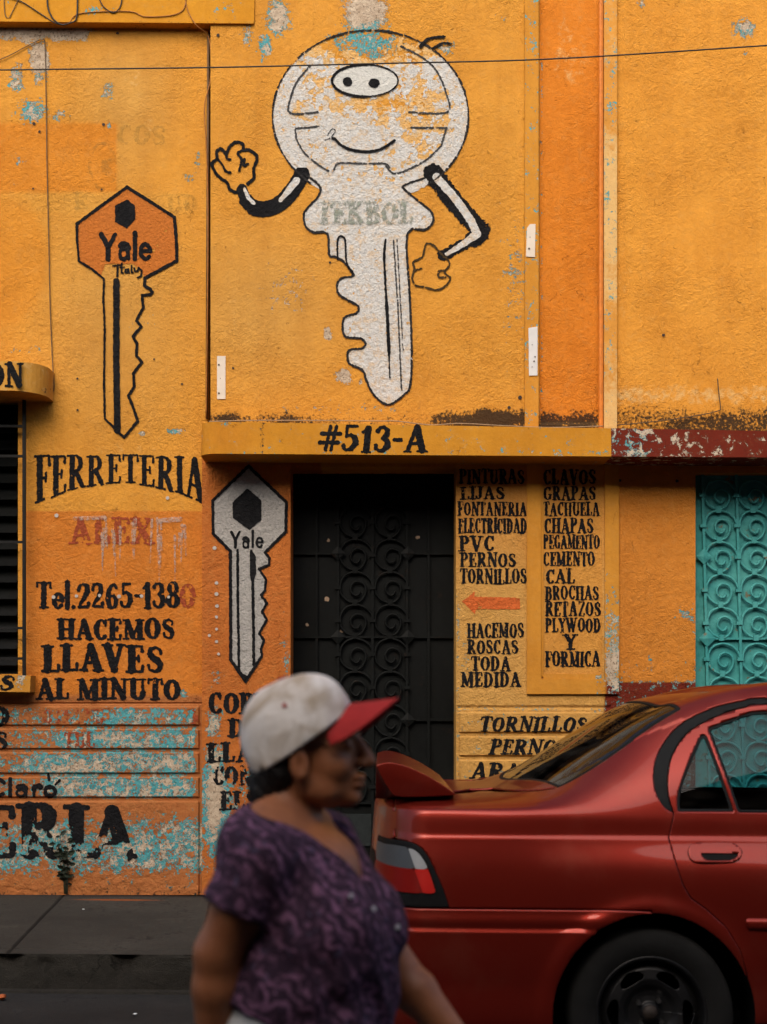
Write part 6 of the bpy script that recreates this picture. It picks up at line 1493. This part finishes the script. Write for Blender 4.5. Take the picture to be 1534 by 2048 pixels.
def m_skin():
    t = NT('brown_skin'); n = t.noise(28, 4, 0.6); a = t.noise(6, 3, .5, off=3)
    c = t.mix(t.mapr(n, .3, .7, 0, 1), (0.245, 0.084, 0.032), (0.335, 0.122, 0.050)); c = t.mix(t.mapr(a, .4, .7, 0, .5), c, (0.16, 0.052, 0.022))
    t.bump(t.noise(220, 3, .6), .15, .002); t.b.inputs['Subsurface Weight'].default_value = 0.08; t.b.inputs['Subsurface Radius'].default_value = (.02, .008, .004)
    return t.set(Base_Color=c, Roughness=.5, Specular_IOR_Level=.4)
M_SKIN = m_skin()
V, F = g.mesh(); o = mk('body', V, F, M_SKIN, WOM, True); sm = o.modifiers.new('s', 'SMOOTH'); sm.factor = .5; sm.iterations = 3

# eyes and brows
for s in (-1, 1):
    b = MB(); c = H(.0905, s * .031, .0005); n = 10; vv = []; ff = []
    for i in range(1, 8):
        for k in range(n):
            th = i * math.pi / 8; ph = 2 * math.pi * k / n; vv.append(c + .0095 * np.array((math.sin(th) * math.cos(ph), math.sin(th) * math.sin(ph), math.cos(th))))
    ff = [(i * n + k, (i + 1) * n + k, (i + 1) * n + (k + 1) % n, i * n + (k + 1) % n) for i in range(6) for k in range(n)]; vv += [c + np.array((0, 0, .0095)), c - np.array((0, 0, .0095))]
    ff += [(7 * n, k, (k + 1) % n) for k in range(n)] + [(7 * n + 1, 6 * n + (k + 1) % n, 6 * n + k) for k in range(n)]
    b.add(vv, ff); b.build('eye', m_plain('dark_eye', (.07, .045, .035), .35) if 'dark_eye' not in bpy.data.materials else bpy.data.materials['dark_eye'], WOM, True)

# hair: short, black, out from under the cap
g = Vox((-.34, PY - .16, 1.10), (.0, PY + .16, 1.40), .005)
g.ell(H(-.030, 0, .035), (.100, .086, .085), HY, .2, .01); g.ell(H(-.046, 0, -.036), (.054, .076, .060), HY, 0, .02); g.ell(H(-.064, 0, -.082), (.042, .062, .050), HY, 0, .02); g.ell(H(-.052, 0, -.112), (.040, .058, .040), HY, 0, .02); g.ell(H(-.030, 0, -.050), (.030, .076, .050), HY, 0, .02)
for s in (-1, 1): g.ell(H(.032, s * .062, .030), (.045, .020, .030), HY, .3, .01); g.ell(H(-.035, s * .072, .012), (.045, .022, .040), HY, 0, .01)
for s in (-1, 1): g.ell(H(.014, s * .092, -.040), (.027, .028, .040), HY, .15, .008, 'd')
rr = np.random.RandomState(3); 
X, Y, Z = np.meshgrid(*[a.astype(np.float32) for a in g.ax], indexing='ij'); g.d += 0.004 * np.sin(X * 330 + Z * 140 + 3 * np.sin(Y * 90)) * np.sin(Y * 260 + Z * 90)
CC = pw(612, 1492); TILT = math.radians(21)
hh = -(X - CC[0]) * math.sin(TILT) + (Z - CC[2]) * math.cos(TILT); g.d = np.maximum(g.d, (hh + .002).astype(np.float32))
V, F = g.mesh()
th = NT('black_hair'); wv = th.noise(1.0, 4, .6, vec=th.scaled(260, 260, 40)); th.bump(wv, .8, .004)
o = mk('hair', V, F, th.set(Base_Color=(.010, .008, .007), Roughness=.55, Specular_IOR_Level=.3), WOM, True)

# blouse
HEM = .822 + ZS
g = Vox((-.46, PY - .40, .56), (.18, PY + .40, 1.27), .0056)
trunk(g, .013, .05)
g.ell(T(.035, 0, .84), (.160, .172, .17), YAW, 0, .05)
X, Y, Z = np.meshgrid(*[a.astype(np.float32) for a in g.ax], indexing='ij')
fx = (X - X0) * math.cos(YAW) + (Y - PY) * math.sin(YAW); ly = -(X - X0) * math.sin(YAW) + (Y - PY) * math.cos(YAW)
Zr = Z - ZS
fold = 0.0035 * np.sin(60 * Z + 40 * fx + 5 * np.sin(20 * ly)) * np.clip((1.05 - Zr) / .1, 0, 1) + 0.0030 * np.sin(85 * (fx + .4 * ly) + 30 * Z)
g.d += fold.astype(np.float32)
for A, B, L in ((NSH, NEL, .50), (FSH, FEL, .62)):      # sleeves, cut square to the arm and flared at the hem
    gs = Vox(g.lo, g.lo + (g.n - 1) * g.h, g.h); gs.n = g.n; gs.ax = g.ax; gs.d = np.full(g.n, .2, np.float32)
    E = A * (1 - L - .15) + B * (L + .15); gs.cap(A, E, .062, .072, .0); dv = (B - A); Lg = np.linalg.norm(dv); dv /= Lg
    t = (X - A[0]) * dv[0] + (Y - A[1]) * dv[1] + (Z - A[2]) * dv[2]; gs.d = np.maximum(gs.d + fold.astype(np.float32), (t - L * Lg + .10 * (X - A[0])).astype(np.float32))
    k = .03; h = np.clip(.5 + .5 * (g.d - gs.d) / k, 0, 1); g.d = (g.d * (1 - h) + gs.d * h - k * h * (1 - h)).astype(np.float32)
g.d = np.maximum(g.d, (.812 - .40 * (X + .28) - Z).astype(np.float32))
# open V neck and round collar line
def smax(a, b, k=.010):
    h = np.clip(.5 - .5 * (a - b) / k, 0, 1); return (a * (1 - h) + b * h + k * h * (1 - h)).astype(np.float32)
neckline = np.minimum(0.086 * np.clip((Zr - 1.078) / .12, -.3, 1.25) - np.abs(ly), fx + .005)
g.d = smax(g.d, neckline); g.d = smax(g.d, Zr - (1.222 - .34 * (fx + .02)))
V, F = g.mesh()
def m_blouse():
    t = NT('purple_print_blouse'); w = t.n('TexWave', wave_type='BANDS', bands_direction='DIAGONAL'); t.plug(w.inputs['Vector'], t.P()); w.inputs['Scale'].default_value = 15; w.inputs['Distortion'].default_value = 9; w.inputs['Detail'].default_value = 3; w.inputs['Detail Scale'].default_value = 2.2
    n = t.noise(26, 4, .6, dist=1.5); k = t.math('MULTIPLY', t.step(w.outputs['Fac'], .25, .85), t.step(n, .32, .68))
    c = t.mix(k, (0.030, 0.015, 0.028), (0.190, 0.085, 0.150)); c = t.mix(t.step(t.noise(60, 2, .5, off=4), .62, .72), c, (0.07, 0.05, 0.09))
    t.bump(t.noise(70, 4, .6), .5, .006); return t.set(Base_Color=c, Roughness=.85, Specular_IOR_Level=.15)
o = mk('blouse', V, F, m_blouse(), WOM, True); sm = o.modifiers.new('s', 'SMOOTH'); sm.factor = .5; sm.iterations = 4; ROOT[o] = ROOT[WOM]; blouse = o
for u, v in ((704, 1790), (748, 1818), (798, 1856)):
    # small pale buttons down the placket, found on the blouse by shooting along the view
    tgt = pw(u, v); dr = (tgt - CAM) / np.linalg.norm(tgt - CAM); rel = V - CAM; tt = rel @ dr; pd = np.linalg.norm(rel - tt[:, None] * dr, axis=1); c = V[np.argmin(pd * 6 + tt)]
    b = MB(); b.tube([c - dr * .010, c + dr * .004], .005, 10); b.build('button', bpy.data.materials.get('pale_button') or m_plain('pale_button', (.34, .34, .38), .4), blouse, False, .002)

# white trousers and shoes
g = Vox((-.50, PY - .30, .02), (.22, PY + .30, .93), .0065)
g.ell(T(.015, 0, .845), (.152, .180, .125), YAW, 0, .04)
for s, hp_, kn, an in LEGS:
    g.cap(hp_, kn, .100, .074, .03); g.cap(kn, an + (kn - an) * .12, .073, .064, .03)
X, Y, Z = np.meshgrid(*[a.astype(np.float32) for a in g.ax], indexing='ij'); g.d += (0.003 * np.sin(70 * Z + 30 * X + 20 * Y)).astype(np.float32); g.d = np.maximum(g.d, (Z - .90).astype(np.float32))
V, F = g.mesh(); mk('trousers', V, F, m_plain('off_white_cotton', (.42, .42, .42), .9, var=.12, scale=20, bump=.3), WOM, True)
for s, hp_, kn, an in LEGS:
    tl = -.75 if s < 0 else .0; fd = np.array((math.cos(tl), 0, math.sin(tl))); g = Vox(an - .2, an + .25, .006)
    g.cap(an - fd * .035 - np.array((0, 0, .035)), an + fd * .12 - np.array((0, 0, .050)), .040, .034, .02)
    V, F = g.mesh(); V[:, 2] = np.maximum(V[:, 2], .004); mk('shoe', V, F, m_plain('dark_shoe', (.03, .028, .028), .5) if 'dark_shoe' not in bpy.data.materials else bpy.data.materials['dark_shoe'], WOM, True)

# cap
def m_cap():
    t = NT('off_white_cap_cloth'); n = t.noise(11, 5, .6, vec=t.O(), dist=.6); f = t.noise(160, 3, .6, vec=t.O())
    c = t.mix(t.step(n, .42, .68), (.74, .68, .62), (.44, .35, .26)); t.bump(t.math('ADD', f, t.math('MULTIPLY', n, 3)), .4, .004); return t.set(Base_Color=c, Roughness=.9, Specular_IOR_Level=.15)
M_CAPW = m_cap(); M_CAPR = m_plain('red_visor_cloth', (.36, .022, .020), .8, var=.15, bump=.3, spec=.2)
CC = pw(612, 1492); TILT = math.radians(21); CYW = math.radians(-6)
def K(f, l, h):
    x = f * math.cos(TILT) - h * math.sin(TILT); z = f * math.sin(TILT) + h * math.cos(TILT); return CC + np.array((x * math.cos(CYW) - l * math.sin(CYW), x * math.sin(CYW) + l * math.cos(CYW), z))
A_, B_, HT = .112, .090, .138
V = []; NPH, NH_ = 96, 28
for i in range(NH_ + 1):
    h = i / NH_; r = (1 - h ** 2.5) ** (1 / 2.3)
    for k in range(NPH):
        ph = 2 * math.pi * k / NPH; seam = 1 - 0.012 * math.exp(-(((ph / (math.pi / 3) + .0) % 1 - .5) * 2 * 1.0 - 0) ** 2 * 0) * (1 if abs(((ph / (math.pi / 3)) % 1) - 0.0) < .06 or abs(((ph / (math.pi / 3)) % 1) - 1) < .06 else 0)
        wr = 1 + .014 * math.sin(5 * ph + 8 * h) * (1 - h) + .010 * math.sin(11 * ph - 6 * h) * (1 - h)
        f = A_ * r * math.cos(ph) * seam * wr + 0.012 * h * (1 if math.cos(ph) > 0 else -1) * abs(math.cos(ph)) * r - .006; l = B_ * r * math.sin(ph) * seam * wr
        V.append(K(f, l, h * HT + (1 - h) * (.032 * (.5 + .5 * math.cos(ph)) ** 2 - .022 * (0.5 - .5 * math.cos(ph)))))
F = [(i * NPH + k, i * NPH + (k + 1) % NPH, (i + 1) * NPH + (k + 1) % NPH, (i + 1) * NPH + k) for i in range(NH_) for k in range(NPH)] + [tuple(NH_ * NPH + k for k in range(NPH))]
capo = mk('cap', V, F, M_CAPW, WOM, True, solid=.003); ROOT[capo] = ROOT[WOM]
V = []; nu, nv = 33, 14
for i in range(nu):
    a = -1.02 + 2.04 * i / (nu - 1)
    bx, by = (A_ - .004) * math.cos(a), (B_ + .002) * math.sin(a)
    for j in range(nv):
        q = j / (nv - 1); L = .092 * math.cos(a / 1.02 * math.pi / 2) ** .55
        f = bx + L * q; l = by * (1 + .06 * q); V.append(K(f, l, .042 - .022 * q - .60 * l * l / .09 * (1 - .15 * q)))
F = [(i * nv + j, (i + 1) * nv + j, (i + 1) * nv + j + 1, i * nv + j + 1) for i in range(nu - 1) for j in range(nv - 1)]
mk('visor', V, F, M_CAPR, capo, True, solid=.004)
b = MB(); b.tube([K(0, 0, HT - .004), K(0, 0, HT + .004)], .008, 10); b.build('cap_button', M_CAPR, capo)
for ph in (-.52, -1.57, -2.62):
    h = .60; r = (1 - h ** 2.5) ** (1 / 2.3); p = K(A_ * r * math.cos(ph), B_ * r * math.sin(ph), h * HT); c = K(0, 0, h * HT * .7); d = (p - c) / np.linalg.norm(p - c); b = MB(); b.tube([p - d * .004, p + d * .0035], .0045, 8); b.build('eyelet', M_CAPR, capo)
